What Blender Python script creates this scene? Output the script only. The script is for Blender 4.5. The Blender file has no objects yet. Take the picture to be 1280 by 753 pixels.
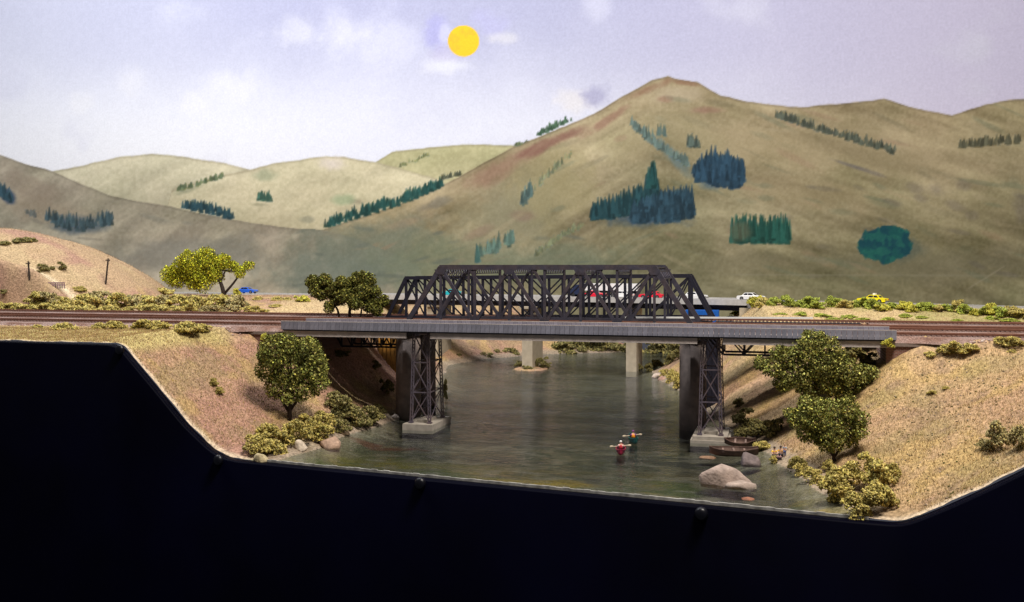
import bpy, bmesh, math, random
import numpy as np
from mathutils import Vector, Matrix, noise as mnoise

K = 0.001                      # everything below is written in millimetres (a table-top model railway)
random.seed(7); rng = np.random.default_rng(7)
scene = bpy.context.scene
C = scene.collection

# ------------------------------------------------------------------ camera, world, lamps, exposure
F = 1250.0; TH = math.atan(0.26); SN, CS = math.sin(TH), math.cos(TH)
HOR = 332.0; CZ = 162.0        # horizon row of the photograph, camera height over the water (mm)
cam_d = bpy.data.cameras.new('camera'); cam = bpy.data.objects.new('camera', cam_d); C.objects.link(cam)
cam.location = (0, 0, CZ*K); cam.rotation_euler = (math.pi/2, 0, TH)
cam_d.sensor_width = 36; cam_d.lens = 36*F/1280; cam_d.shift_y = -(376.5-HOR)/1280
cam_d.clip_start = 0.01; cam_d.clip_end = 50
scene.camera = cam
world = bpy.data.worlds.new('World'); scene.world = world; world.use_nodes = True
bg = world.node_tree.nodes['Background']; bg.inputs[0].default_value = (0.80, 0.82, 1.0, 1); bg.inputs[1].default_value = 0.085

def area_lamp(name, loc, target, size, size_y, power, col):
    d = bpy.data.lights.new(name, 'AREA'); d.shape = 'RECTANGLE'; d.size = size; d.size_y = size_y
    d.energy = power; d.color = col
    o = bpy.data.objects.new(name, d); C.objects.link(o); o.location = loc
    o.rotation_euler = (Vector(target)-Vector(loc)).to_track_quat('-Z', 'Y').to_euler()
    return o
area_lamp('aisle_lamp', (0.28, 0.42, 1.30), (-0.22, 1.10, 0.08), 0.42, 0.28, 28, (1.0, 0.925, 0.83))
area_lamp('backdrop_lamp', (-1.05, 1.0, 1.35), (-1.1, 1.95, 0.36), 1.6, 0.16, 30, (0.94, 0.96, 1.0))
scene.view_settings.view_transform = 'Standard'; scene.view_settings.look = 'None'
scene.view_settings.exposure = 0.0; scene.view_settings.gamma = 1.0
scene.view_settings.use_curve_mapping = False

# ------------------------------------------------------------------ pixel <-> place helpers (photograph pixels)
def ray(u, v):
    a = (u-640)/F
    return np.array([a*CS-SN, a*SN+CS, (HOR-v)/F])
def at_Y(u, Y):                # x on the vertical plane y=Y, and the depth there
    r = ray(u, HOR); t = Y/r[1]
    return r[0]*t, t
def at_z(u, v, z=0.0):         # point on a level plane
    r = ray(u, v); t = (z-CZ)/r[2]
    return r*t + np.array([0, 0, CZ])
RIGHT = Vector((CS, SN, 0)); FWD = Vector((-SN, CS, 0))
def s2l(c):
    c = np.asarray(c, float)/255.0
    return np.where(c <= 0.04045, c/12.92, ((c+0.055)/1.055)**2.4)

# ------------------------------------------------------------------ noise
def hash2(ix, iy, seed):
    h = (ix.astype(np.int64)*374761393 + iy.astype(np.int64)*668265263 + seed*974634777) & 0x7fffffff
    h = (h ^ (h >> 13))*1274126177 & 0x7fffffff
    h = h ^ (h >> 16)
    return (h & 0xffff)/65535.0
def vn(x, y, s, seed=0):
    x = np.asarray(x, float)/s; y = np.asarray(y, float)/s
    ix = np.floor(x); iy = np.floor(y); fx = x-ix; fy = y-iy
    fx = fx*fx*(3-2*fx); fy = fy*fy*(3-2*fy)
    a = hash2(ix, iy, seed); b = hash2(ix+1, iy, seed); c = hash2(ix, iy+1, seed); d = hash2(ix+1, iy+1, seed)
    return (a*(1-fx)+b*fx)*(1-fy)+(c*(1-fx)+d*fx)*fy
def fbm(x, y, s, seed=0, n=4):
    r = 0; w = 0.5
    for k in range(n):
        r = r + w*vn(x+17.3*k, y-9.1*k, s/2**k, seed+k); w *= 0.5
    return r/(1-0.5**n)
def sstep(a, b, x):
    t = np.clip((x-a)/(b-a), 0, 1); return t*t*(3-2*t)

# ------------------------------------------------------------------ materials
def mat(name, col, rough=0.7, var=0.15, scale=400, bump=0.0, bscale=900, metal=0.0, attr=None, obrand=0.0, spec=0.4, col2=None, c2scale=60, dist=0.0006, coat=0.0):
    m = bpy.data.materials.new(name); m.use_nodes = True
    nt = m.node_tree; N = nt.nodes; L = nt.links
    b = N['Principled BSDF']; b.inputs['Roughness'].default_value = rough; b.inputs['Metallic'].default_value = metal
    b.inputs['Specular IOR Level'].default_value = spec
    if coat: b.inputs['Coat Weight'].default_value = coat
    tc = N.new('ShaderNodeTexCoord')
    if attr:
        a = N.new('ShaderNodeAttribute'); a.attribute_name = attr; src = a.outputs['Color']
    else:
        a = N.new('ShaderNodeRGB'); a.outputs[0].default_value = (*col, 1); src = a.outputs[0]
        if col2:
            n2 = N.new('ShaderNodeTexNoise'); n2.inputs['Scale'].default_value = c2scale; n2.inputs['Detail'].default_value = 5
            L.new(tc.outputs['Object'], n2.inputs['Vector'])
            rp = N.new('ShaderNodeMapRange'); rp.inputs[1].default_value = 0.42; rp.inputs[2].default_value = 0.62
            L.new(n2.outputs['Fac'], rp.inputs[0])
            mx = N.new('ShaderNodeMix'); mx.data_type = 'RGBA'; mx.inputs[7].default_value = (*col2, 1)
            L.new(rp.outputs[0], mx.inputs[0]); L.new(src, mx.inputs[6]); src = mx.outputs[2]
    if var:
        n = N.new('ShaderNodeTexNoise'); n.inputs['Scale'].default_value = scale; n.inputs['Detail'].default_value = 4
        L.new(tc.outputs['Object'], n.inputs['Vector'])
        r = N.new('ShaderNodeMapRange'); r.inputs[1].default_value = 0.3; r.inputs[2].default_value = 0.7
        r.inputs[3].default_value = 1-var; r.inputs[4].default_value = 1+var; L.new(n.outputs['Fac'], r.inputs[0])
        x = N.new('ShaderNodeVectorMath'); x.operation = 'SCALE'; L.new(src, x.inputs[0]); L.new(r.outputs[0], x.inputs['Scale']); src = x.outputs[0]
    if obrand:
        oi = N.new('ShaderNodeObjectInfo'); r = N.new('ShaderNodeMapRange'); r.inputs[3].default_value = 1-obrand; r.inputs[4].default_value = 1+obrand
        L.new(oi.outputs['Random'], r.inputs[0])
        x = N.new('ShaderNodeVectorMath'); x.operation = 'SCALE'; L.new(src, x.inputs[0]); L.new(r.outputs[0], x.inputs['Scale']); src = x.outputs[0]
    L.new(src, b.inputs['Base Color'])
    if bump:
        n = N.new('ShaderNodeTexNoise'); n.inputs['Scale'].default_value = bscale; n.inputs['Detail'].default_value = 3
        L.new(tc.outputs['Object'], n.inputs['Vector'])
        bp = N.new('ShaderNodeBump'); bp.inputs['Strength'].default_value = bump; bp.inputs['Distance'].default_value = dist
        L.new(n.outputs['Fac'], bp.inputs['Height']); L.new(bp.outputs[0], b.inputs['Normal'])
    return m

M = {}
M['steel'] = mat('painted_dark_steel', (0.050, 0.047, 0.066), 0.5, 0.25, 260, 0.2, 1500, col2=(0.062, 0.050, 0.058), c2scale=90)
M['steel_old'] = mat('black_steel_and_shade', (0.012, 0.011, 0.022), 0.6, 0.3, 260)  # black members; also the shade painted under the highway deck edge
M['tower'] = mat('plum_brown_steel', (0.100, 0.083, 0.108), 0.6, 0.25, 260, col2=(0.12, 0.085, 0.09), c2scale=80)
M['panel'] = mat('blue_grey_concrete_panel', (0.21, 0.21, 0.265), 0.75, 0.18, 220, 0.2, 1200, obrand=0.14)
M['girder'] = mat('weathered_grey_girder', (0.42, 0.37, 0.345), 0.75, 0.15, 150, 0.1, 900)
M['deckwood'] = mat('dusty_deck', (0.44, 0.34, 0.30), 0.9, 0.25, 300, 0.3, 1000)
M['concrete'] = mat('beige_concrete', (0.40, 0.34, 0.25), 0.85, 0.12, 120, 0.2, 900)
M['footing'] = mat('pale_footing_concrete', (0.36, 0.32, 0.27), 0.85, 0.2, 150, 0.3, 900)
M['pierstone'] = mat('stained_pier_concrete', (0.21, 0.165, 0.145), 0.85, 0.3, 110, 0.3, 700)
M['rust'] = mat('rusty_steel_pier', (0.50, 0.25, 0.05), 0.7, 0.4, 100, 0.2, 700, col2=(0.12, 0.055, 0.02), c2scale=40)
M['rail'] = mat('rusty_rail', (0.22, 0.10, 0.065), 0.5, 0.2, 300)
M['rail_bright'] = mat('bright_rail', (0.55, 0.5, 0.5), 0.35, 0.1, 300, metal=0.6)
M['ties'] = mat('brown_ties', (0.19, 0.125, 0.105), 0.85, 0.3, 500)
M['road'] = mat('grey_asphalt', (0.20, 0.195, 0.195), 0.8, 0.12, 200)
M['kerb'] = mat('pale_kerb_concrete', (0.42, 0.40, 0.38), 0.8, 0.12, 200)
M['bark'] = mat('dark_bark', (0.035, 0.024, 0.018), 0.9, 0.3, 500)
M['blackboard'] = mat('black_fascia_paint', (0.0005, 0.0005, 0.0042), 0.5, 0.5, 8, 0.1, 60, spec=0.03)
M['bolt'] = mat('black_bolt', (0.003, 0.003, 0.006), 0.36, 0, spec=0.35)
M['white_paint'] = mat('white_paint', (0.78, 0.77, 0.76), 0.35, 0.03)
M['glass'] = mat('dark_glass', (0.02, 0.022, 0.03), 0.12, 0, spec=0.6)
M['tyre'] = mat('black_tyre', (0.015, 0.015, 0.016), 0.8, 0)
M['chrome'] = mat('chrome', (0.6, 0.6, 0.6), 0.25, 0, metal=0.9)
M['canoe'] = mat('brown_wooden_hull', (0.105, 0.06, 0.045), 0.6, 0.35, 260, 0.2, 800)
M['canoe_in'] = mat('dusty_hull_inside', (0.21, 0.14, 0.115), 0.8, 0.3, 260, 0.2, 800)
M['skin'] = mat('skin_paint', (0.62, 0.36, 0.25), 0.6, 0)
M['paddle'] = mat('pale_wood', (0.55, 0.46, 0.33), 0.6, 0)
M['attr'] = mat('flock', (1, 1, 1), 0.9, 0.12, 900, attr='Col', spec=0.1)

# ------------------------------------------------------------------ mesh helpers
class MB:
    def __init__(s): s.v = []; s.f = []
    def add(s, vs, fs):
        o = len(s.v); s.v += [tuple(p) for p in vs]; s.f += [tuple(i+o for i in f) for f in fs]; return s
    def box(s, x0, x1, y0, y1, z0, z1):
        return s.add([(x0,y0,z0),(x1,y0,z0),(x1,y1,z0),(x0,y1,z0),(x0,y0,z1),(x1,y0,z1),(x1,y1,z1),(x0,y1,z1)],
                     [(0,3,2,1),(4,5,6,7),(0,1,5,4),(1,2,6,5),(2,3,7,6),(3,0,4,7)])
    def bar(s, p0, p1, w, h, up=(0,1,0)):      # w across (perpendicular to up), h along up
        p0 = Vector(p0); p1 = Vector(p1); d = (p1-p0).normalized(); up = Vector(up)
        a = d.cross(up).normalized(); b = a.cross(d).normalized()
        q = []
        for p in (p0, p1):
            for sa, sb in ((-1,-1),(1,-1),(1,1),(-1,1)): q.append(p+a*sa*w/2+b*sb*h/2)
        return s.add(q, [(0,3,2,1),(4,5,6,7),(0,1,5,4),(1,2,6,5),(2,3,7,6),(3,0,4,7)])
    def tube(s, pts, rad, n=8, cap=True):
        pts = [Vector(p) for p in pts]; rings = []
        for i, p in enumerate(pts):
            d = (pts[min(i+1, len(pts)-1)]-pts[max(i-1, 0)]).normalized()
            a = d.orthogonal().normalized() if i == 0 else (rings[-1][1]-d*rings[-1][1].dot(d)).normalized()
            b = d.cross(a); r = rad[i] if hasattr(rad, '__len__') else rad
            rings.append(([p+(a*math.cos(t)+b*math.sin(t))*r for t in [2*math.pi*k/n for k in range(n)]], a))
        vs = [q for r in rings for q in r[0]]; fs = []
        for i in range(len(pts)-1):
            for k in range(n): fs.append((i*n+k, i*n+(k+1)%n, (i+1)*n+(k+1)%n, (i+1)*n+k))
        if cap: fs += [tuple(range(n-1,-1,-1)), tuple((len(pts)-1)*n+k for k in range(n))]
        return s.add(vs, fs)
    def prism(s, poly, y0, y1):                # polygon in xz, extruded along y
        n = len(poly); vs = [(x,y0,z) for x,z in poly]+[(x,y1,z) for x,z in poly]
        fs = [tuple(range(n)), tuple(range(2*n-1,n-1,-1))]+[(k,n+k,n+(k+1)%n,(k+1)%n) for k in range(n)]
        return s.add(vs, fs)
    def mesh(s, name, smooth=False):
        me = bpy.data.meshes.new(name)
        me.from_pydata([(x*K,y*K,z*K) for x,y,z in s.v], [], s.f); me.update()
        bm = bmesh.new(); bm.from_mesh(me); bmesh.ops.recalc_face_normals(bm, faces=bm.faces); bm.to_mesh(me); bm.free()
        if smooth: me.shade_smooth()
        return me
    def build(s, name, m, parent=None, smooth=False, loc=None):
        return link(name, s.mesh(name, smooth), m, parent, loc)
def link(name, me, m=None, parent=None, loc=None):
    o = bpy.data.objects.new(name, me); C.objects.link(o)
    if m is not None and not me.materials: me.materials.append(m)
    if parent: o.parent = parent
    if loc is not None: o.location = (loc[0]*K, loc[1]*K, loc[2]*K)
    return o
def tag(o, label=None, cat=None, group=None, kind=None):
    if label: o['label'] = label
    if cat: o['category'] = cat
    if group: o['group'] = group
    if kind: o['kind'] = kind
    return o
def thing(name, label, cat, loc=(0,0,0), rz=0, group=None):
    o = bpy.data.objects.new(name, None); C.objects.link(o); o.empty_display_size = 0.01
    o.location = (loc[0]*K, loc[1]*K, loc[2]*K); o.rotation_euler = (0,0,rz)
    return tag(o, label, cat, group)
def copy_tree(o, parent=None):
    c = o.copy(); C.objects.link(c); c.parent = parent
    for ch in o.children: copy_tree(ch, c)
    return c
def raw_mesh(name, co, quads, cols=None, smooth=True, tri=False):
    me = bpy.data.meshes.new(name); nv = len(co); nf = len(quads); k = quads.shape[1]
    me.vertices.add(nv); me.vertices.foreach_set('co', (np.asarray(co)*K).astype(np.float32).ravel())
    me.loops.add(nf*k); me.loops.foreach_set('vertex_index', quads.astype(np.int32).ravel())
    me.polygons.add(nf); me.polygons.foreach_set('loop_start', np.arange(0, nf*k, k, dtype=np.int32))
    me.update(calc_edges=True)
    if cols is not None:
        a = me.color_attributes.new('Col', 'FLOAT_COLOR', 'POINT')
        a.data.foreach_set('color', np.c_[cols, np.ones(nv)].astype(np.float32).ravel())
    if smooth: me.polygons.foreach_set('use_smooth', np.ones(nf, dtype=bool))
    me.validate(); return me

# ------------------------------------------------------------------ the lie of the land
def fasc_y(x): return 752.6-0.16*(np.asarray(x)+416)
LS = [(-400,600),(-405,747),(-386,817),(-393,880),(-383,952),(-381,985),(-396,1142),(-450,1330),(-508,1543),(-486,1647),(-440,1720),(-402,1780),(-285,1846),(-230,1990)]
RS = [(80,600),(52,682),(31,755),(7,845),(-18,942),(-47,1045),(-80,1155),(-114,1295),(-147,1395),(-176,1527),(-160,1700),(-150,1850),(-140,1990)]
LC = [(-600,600),(-590,778),(-532,935),(-500,1000),(-496,1190),(-570,1350),(-650,1500),(-650,1600),(-600,1720),(-520,1820),(-480,1990)]
RC = [(345,600),(275,760),(240,850),(196,905),(156,926),(130,942),(124,1000),(112,1100),(58,1190),(-4,1255),(-18,1400),(-28,1500),(-10,1700),(0,1990)]
def seg_dist(px, py, line):
    best = np.full(px.shape, 1e9)
    for (x0,y0),(x1,y1) in zip(line[:-1], line[1:]):
        dx, dy = x1-x0, y1-y0; t = np.clip(((px-x0)*dx+(py-y0)*dy)/(dx*dx+dy*dy), 0, 1)
        best = np.minimum(best, (px-x0-t*dx)**2+(py-y0-t*dy)**2)
    return np.sqrt(best)
def line_x(y, line):
    ys = [p[1] for p in line]; xs = [p[0] for p in line]
    return np.interp(y, ys, xs)
ROAD = [(-2300,1720),(-1500,1665),(-1200,1640),(-913,1612),(-640,1582),(-374,1552),(-215,1528),(-30,1468),(129,1405),(293,1305),(430,1190),(600,1010)]
RZ = 112.0
def plateau(x, y):
    z = 95 + 15*sstep(1200, 1330, y) - 4*sstep(900, 780, y)
    # rounded dry hill at the left
    r = np.sqrt(((x+1235)/1.0)**2+((y-1330)/0.95)**2)/308
    z = z + 114*np.clip(1-r**2.0, 0, None)**0.9
    r = np.sqrt(((x+1010)/1.0)**2+((y-1170)/0.55)**2)/110
    z = z + 26*np.clip(1-r*r, 0, None)
    # mound behind the right-hand tracks
    z = z + 4*np.exp(-(((x-70)/90)**2+((y-1330)/60)**2))
    z = z + 60*sstep(260, 420, x)*sstep(900, 700, y)*0.35
    # level strip under the tracks, level strip under the road
    k = sstep(902, 914, y)*sstep(1205, 1188, y); z = z*(1-k)+97.5*k
    rd = seg_dist(x, y, ROAD); ry = np.interp(x, [p[0] for p in ROAD], [p[1] for p in ROAD])
    z = np.where(y > ry, z-26*sstep(30, 60, rd), z)
    k = sstep(60, 36, rd)*np.where(y > ry, 0, 1); k = np.maximum(k, sstep(40, 34, rd)); z = z*(1-k)+(RZ-1.5)*k
    return z
def land(x, y, fine=True):
    x = np.asarray(x, float); y = np.asarray(y, float)
    xl, xr = line_x(y, LS), line_x(y, RS)
    w = 6*(vn(x, y, 40, 5)-0.5)
    inside = (x > xl+w) & (x < xr+w)
    dl = seg_dist(x, y, LS); dr = seg_dist(x, y, RS); ds = np.minimum(dl, dr)
    cl, cr = line_x(y, LC), line_x(y, RC)
    dc = np.where(x < (xl+xr)/2, seg_dist(x, y, LC), seg_dist(x, y, RC))
    valley = (x > cl) & (x < cr)
    f = np.clip(ds/(ds+dc+1e-6), 0, 1)
    pl = plateau(x, y)
    g = f**1.25; g = g + 0.05*np.sin(f*math.pi)
    g = np.where(f > 0.8, np.minimum(g, 1-0.9*(1-f)+0.12*(1-f)), g)
    bank = pl*g
    rd = seg_dist(x, y, ROAD)
    bank = bank - 0*rd
    bank = bank*(1-0.55*np.exp(-((x+428)/42)**2-((y-1050)/85)**2))
    bed = -np.minimum(9, 0.3*ds)
    z = np.where(inside, bed, np.where(valley, bank+0.3, pl))
    lump = (fbm(x, y, 55, 11)-0.5)*9*sstep(0.02, 0.3, f)*np.where(valley, 1, 1)
    flat = sstep(900, 914, y)*sstep(1210, 1188, y)
    out = np.where(valley, 1.0, 0.65*(1-flat))
    road = sstep(40, 70, rd); out = np.where(valley, out, out*road)
    z = z + np.where(inside, 0.25, 1)*lump*out
    if fine: z = z + (fbm(x, y, 9, 23, 3)-0.5)*2.2*np.where(inside, 0.4, 1)*np.where(valley, 1, (1-flat)*road)
    z = np.where(inside, np.minimum(z, -0.8), z)
    return z
# the small island round a highway pier
ISL = (-366, 1512)
_land0 = land
def _prof(pts):
    out = []
    for u, v in pts:
        r = ray(u, v); t = (752.6-0.16*416)/(r[1]+0.16*r[0]); out.append((r[0]*t, CZ+r[2]*t))
    return out
EDGE = _prof([(-60,424),(0,425),(75,427),(146,429),(156,433),(200,486),(235,529),(268,561),(283,569.5),(302,574.5),(330,577.3),(345,578)])
EDGR = _prof([(1075,647.5),(1118,651.4),(1132,651),(1180,632),(1230,609),(1280,585),(1330,555),(1400,505)])
def land(x, y, fine=True):
    z = _land0(x, y, fine)
    x = np.asarray(x, float); y = np.asarray(y, float); w = np.exp(-np.clip(y-fasc_y(x), 0, None)/70.0)
    z0 = _land0(x, fasc_y(x), False)
    zl = np.interp(x, [p[0] for p in EDGE], [p[1] for p in EDGE]); zr = np.interp(x, [p[0] for p in EDGR], [p[1] for p in EDGR])
    z = z + np.where(x < EDGE[-1][0], (zl-z0)*w, np.where(x > EDGR[0][0], (zr-z0)*w, 0))
    r = np.sqrt(((np.asarray(x)-ISL[0])/32)**2+((np.asarray(y)-ISL[1]-14)/44)**2)
    return np.maximum(z, np.where(r < 1.1, -3+6.5*np.clip(1.1-r*r, -1, 1), -99))
def hit(u, v):                 # where the sight line through a pixel meets the ground
    r = ray(u, v); t = np.arange(560, 2050, 1.5); z = CZ+r[2]*t
    h = np.maximum(land(r[0]*t, r[1]*t, False), 0.0); k = np.nonzero((z <= h) & (r[1]*t > fasc_y(r[0]*t)))[0]
    i = k[0] if len(k) else len(t)-1
    return np.array([r[0]*t[i], r[1]*t[i], h[i]]), t[i]

# ------------------------------------------------------------------ ground
NC, NR = 520, 430
sx = np.linspace(0, 1, NC); ty = np.linspace(0, 1, NR)**1.35
XF = -1010+sx*(1340); XB = -2200+sx*2950
gx = XF[None,:]*(1-ty[:,None])+XB[None,:]*ty[:,None]
yf = fasc_y(XF)+0.6
gy = yf[None,:]*(1-ty[:,None])+1948*ty[:,None]
gz = land(gx, gy)
gf = gx.ravel(), gy.ravel()
xl, xr = line_x(gy, LS), line_x(gy, RS)
ds = np.minimum(seg_dist(gx, gy, LS), seg_dist(gx, gy, RS)); inside = gz < -0.5
def mixc(a, b, k): return a*(1-k[...,None])+np.asarray(b)*k[...,None]
n1 = fbm(gx, gy, 60, 31); n2 = fbm(gx, gy, 26, 37); n3 = fbm(gx, gy, 14, 41, 2); n4 = fbm(gx, gy, 110, 47)
col = np.zeros(gx.shape+(3,))+np.array([0.42, 0.262, 0.165])
east = sstep(-200, 0, gx)
col = mixc(col, [0.46, 0.32, 0.17], east*0.8)
col = mixc(col, [0.37, 0.205, 0.155], sstep(0.45, 0.65, n1)*(0.8-0.45*east))
col = mixc(col, [0.46, 0.325, 0.125], sstep(0.52, 0.68, n2)*0.6)
col = mixc(col, [0.25, 0.215, 0.10], sstep(0.56, 0.70, fbm(gx, gy, 40, 53))*0.4)
col = mixc(col, [0.27, 0.18, 0.12], sstep(0.60, 0.78, n3)*0.6)
fg = sstep(925, 890, gy)*sstep(80, 90, gz)*sstep(-480, -560, gx)
col = mixc(col, [0.52, 0.43, 0.175], fg*0.9)
beh = sstep(1195, 1230, gy)*sstep(60, 95, gz)*sstep(-700, -650, gx)
col = mixc(col, [0.55, 0.42, 0.22], beh*0.7)
hl = sstep(116, 132, gz)*sstep(-850, -900, gx)
col = mixc(col, [0.41, 0.285, 0.165], hl*0.85)
col = mixc(col, [0.35, 0.20, 0.145], hl*sstep(0.45, 0.60, fbm(gx*0.5, gy, 70, 61))*0.85)
col = mixc(col, [0.46, 0.35, 0.19], hl*sstep(0.54, 0.66, fbm(gx, gy*0.6, 50, 67))*0.5)
pale = sstep(14, 5, np.abs(gy-1245-0.02*gx))*sstep(-830, -880, gx)*sstep(1060, 1020, -gx)
col = mixc(col, [0.66, 0.54, 0.36], pale*0.8)
shore = sstep(34, 6, ds)*sstep(10, 4, gz)
col = mixc(col, [0.29, 0.235, 0.175], shore*0.85)
green = sstep(0.42, 0.6, n1)*sstep(1200, 1240, gy)*sstep(20, 80, gx)
col = mixc(col, [0.30, 0.30, 0.10], green*0.6)
# painted river bed: grey-green, darker in midstream for the bridge's dark reflection, ochre shallows towards the front
bedc = np.zeros_like(col)+np.array([0.078, 0.074, 0.062])
bedc = mixc(bedc, [0.055, 0.062, 0.040], sstep(0.42, 0.62, n4)*0.85)
bedc = mixc(bedc, [0.14, 0.128, 0.11], sstep(980, 1300, gy)*0.9)
bedc = mixc(bedc, [0.05, 0.047, 0.045], sstep(0.5, 0.62, fbm(gx*0.6, gy*1.5, 70, 73))*0.7)
bedc = mixc(bedc, [0.10, 0.12, 0.05], sstep(0.42, 0.58, fbm(gx*0.6, gy, 60, 70))*sstep(900, 780, gy)*0.8)
bedc = mixc(bedc, [0.42, 0.27, 0.035], sstep(0.44, 0.58, fbm(gx*0.5, gy*1.4, 46, 71))*sstep(850, 700, gy)*0.9)
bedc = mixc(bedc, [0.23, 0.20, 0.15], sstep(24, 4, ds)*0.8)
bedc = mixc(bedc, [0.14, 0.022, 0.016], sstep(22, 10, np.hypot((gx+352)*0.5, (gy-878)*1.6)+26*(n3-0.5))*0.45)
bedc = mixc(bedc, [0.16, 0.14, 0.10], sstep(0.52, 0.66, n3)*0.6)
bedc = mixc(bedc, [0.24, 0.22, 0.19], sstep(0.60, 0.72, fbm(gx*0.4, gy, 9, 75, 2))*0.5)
bedc = bedc*(0.52+0.48*sstep(45, 8, ds)+0.25*sstep(800, 700, gy))[...,None]  # midstream darkening stands in for the dark bridge mirrored in the water
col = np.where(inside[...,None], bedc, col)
edge = sstep(7, 2, gy-yf[None,:])
col = mixc(col, [0.60, 0.48, 0.34], edge*0.85*np.where(inside, 0.0, 1.0))
idx = np.arange(NC*NR).reshape(NR, NC)
quads = np.stack([idx[:-1,:-1], idx[:-1,1:], idx[1:,1:], idx[1:,:-1]], -1).reshape(-1, 4)
M['ground'] = mat('flocked_scenery', (1,1,1), 0.95, 0.42, 420, 0.7, 700, attr='Col', spec=0.08, dist=0.0012)
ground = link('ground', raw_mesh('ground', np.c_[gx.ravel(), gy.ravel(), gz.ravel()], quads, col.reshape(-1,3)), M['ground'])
tag(ground, 'sandy flocked banks, hill and painted river bed of the layout', None, kind='structure')

# ------------------------------------------------------------------ river water: a clear glossy sheet over the painted bed
wm = bpy.data.materials.new('clear_river_resin'); wm.use_nodes = True
nt = wm.node_tree; N = nt.nodes; L = nt.links; N.remove(N['Principled BSDF'])
tc = N.new('ShaderNodeTexCoord')
mp = N.new('ShaderNodeMapping'); mp.inputs['Scale'].default_value = (0.35, 1.0, 1.0); L.new(tc.outputs['Object'], mp.inputs['Vector'])
na = N.new('ShaderNodeTexNoise'); na.inputs['Scale'].default_value = 260; na.inputs['Detail'].default_value = 4; na.inputs['Roughness'].default_value = 0.62
L.new(mp.outputs[0], na.inputs['Vector'])
nb_ = N.new('ShaderNodeTexNoise'); nb_.inputs['Scale'].default_value = 14; nb_.inputs['Detail'].default_value = 2; L.new(tc.outputs['Object'], nb_.inputs['Vector'])
mr = N.new('ShaderNodeMapRange'); mr.inputs[1].default_value = 0.35; mr.inputs[2].default_value = 0.7; mr.inputs[3].default_value = 0.35; mr.inputs[4].default_value = 1.0
L.new(nb_.outputs['Fac'], mr.inputs[0])
bp = N.new('ShaderNodeBump'); bp.inputs['Distance'].default_value = 0.0012; L.new(mr.outputs[0], bp.inputs['Strength']); L.new(na.outputs['Fac'], bp.inputs['Height'])
fr = N.new('ShaderNodeFresnel'); fr.inputs['IOR'].default_value = 1.19; L.new(bp.outputs[0], fr.inputs['Normal'])
tr = N.new('ShaderNodeBsdfTransparent'); tr.inputs[0].default_value = (0.82, 0.85, 0.79, 1)
gl = N.new('ShaderNodeBsdfGlossy'); gl.inputs['Color'].default_value = (0.80, 0.84, 0.98, 1); gl.inputs['Roughness'].default_value = 0.045; L.new(bp.outputs[0], gl.inputs['Normal'])
mx = N.new('ShaderNodeMixShader'); L.new(fr.outputs[0], mx.inputs[0]); L.new(tr.outputs[0], mx.inputs[1]); L.new(gl.outputs[0], mx.inputs[2])
L.new(mx.outputs[0], N['Material Output'].inputs['Surface'])
NWX, NWY = 330, 560
wx = np.linspace(-620, 140, NWX); wy = np.linspace(0, 1, NWY)**1.25
WX, WT = np.meshgrid(wx, wy); WY = (fasc_y(WX)+0.8)*(1-WT)+1947*WT
calm = 0.25+0.75*sstep(0.38, 0.62, fbm(WX, WY*0.7, 80, 79))
WZ = 0.35*(fbm(WX, WY, 30, 77)-0.5)+(fbm(WX*0.55, WY, 8.0, 78, 3)-0.5)*0.75*calm
idx = np.arange(NWX*NWY).reshape(NWY, NWX); q = np.stack([idx[:-1,:-1], idx[:-1,1:], idx[1:,1:], idx[1:,:-1]], -1).reshape(-1,4)
# keep only the part of the sheet over or near the river
qc = q[:,0]; keep = land(WX.ravel()[qc], WY.ravel()[qc], False) < 12
river = link('river', raw_mesh('river', np.c_[WX.ravel(), WY.ravel(), WZ.ravel()], q[keep]), wm)
tag(river, 'shallow rippled river running under the bridges', None, kind='structure')
lip = MB(); px = np.linspace(-412, 60, 90)
for a, b in zip(px[:-1], px[1:]):
    ya, yb = float(fasc_y(a))+0.5, float(fasc_y(b))+0.5; ha = 0.7+0.7*random.random()
    lip.add([(a,ya,-1),(b,yb,-1),(b,yb+1.4,-1),(a,ya+1.4,-1),(a,ya,ha),(b,yb,ha),(b,yb+1.4,ha),(a,ya+1.4,ha)], [(0,3,2,1),(4,5,6,7),(0,1,5,4),(1,2,6,5),(2,3,7,6),(3,0,4,7)])
lip.build('edge_lip', mat('resin_edge_shine', (0.40, 0.39, 0.36), 0.3, 0.5, 160), river)  # pale colour stands in for the shine along the resin edge

# ------------------------------------------------------------------ black fascia board with bolts
fas = thing('fascia', 'black painted fascia board along the cut front edge of the layout', 'fascia board', (-400, 748, -300))
fx = np.linspace(-1010, 330, 300); top = land(fx, fasc_y(fx)+1.0, False); top = np.maximum(top, 0.0)-0.9
top = np.convolve(np.pad(top, 1, 'edge'), np.ones(3)/3, 'valid')
co = []; ox, oy, oz = -400, 748, -300
for x, z in zip(fx, top):
    y = float(fasc_y(x))
    co += [(x-ox, y-9-oy, -420-oz), (x-ox, y-9-oy, z-1.2-oz), (x-ox, y-7.5-oy, z-oz), (x-ox, y-oy, z-oz), (x-ox, y-oy, -420-oz)]
q = []
for i in range(len(fx)-1):
    for k in range(4): q.append((i*5+k, (i+1)*5+k, (i+1)*5+k+1, i*5+k+1))
link('board', raw_mesh('board', np.array(co), np.array(q), smooth=False), M['blackboard'], fas)
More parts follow.
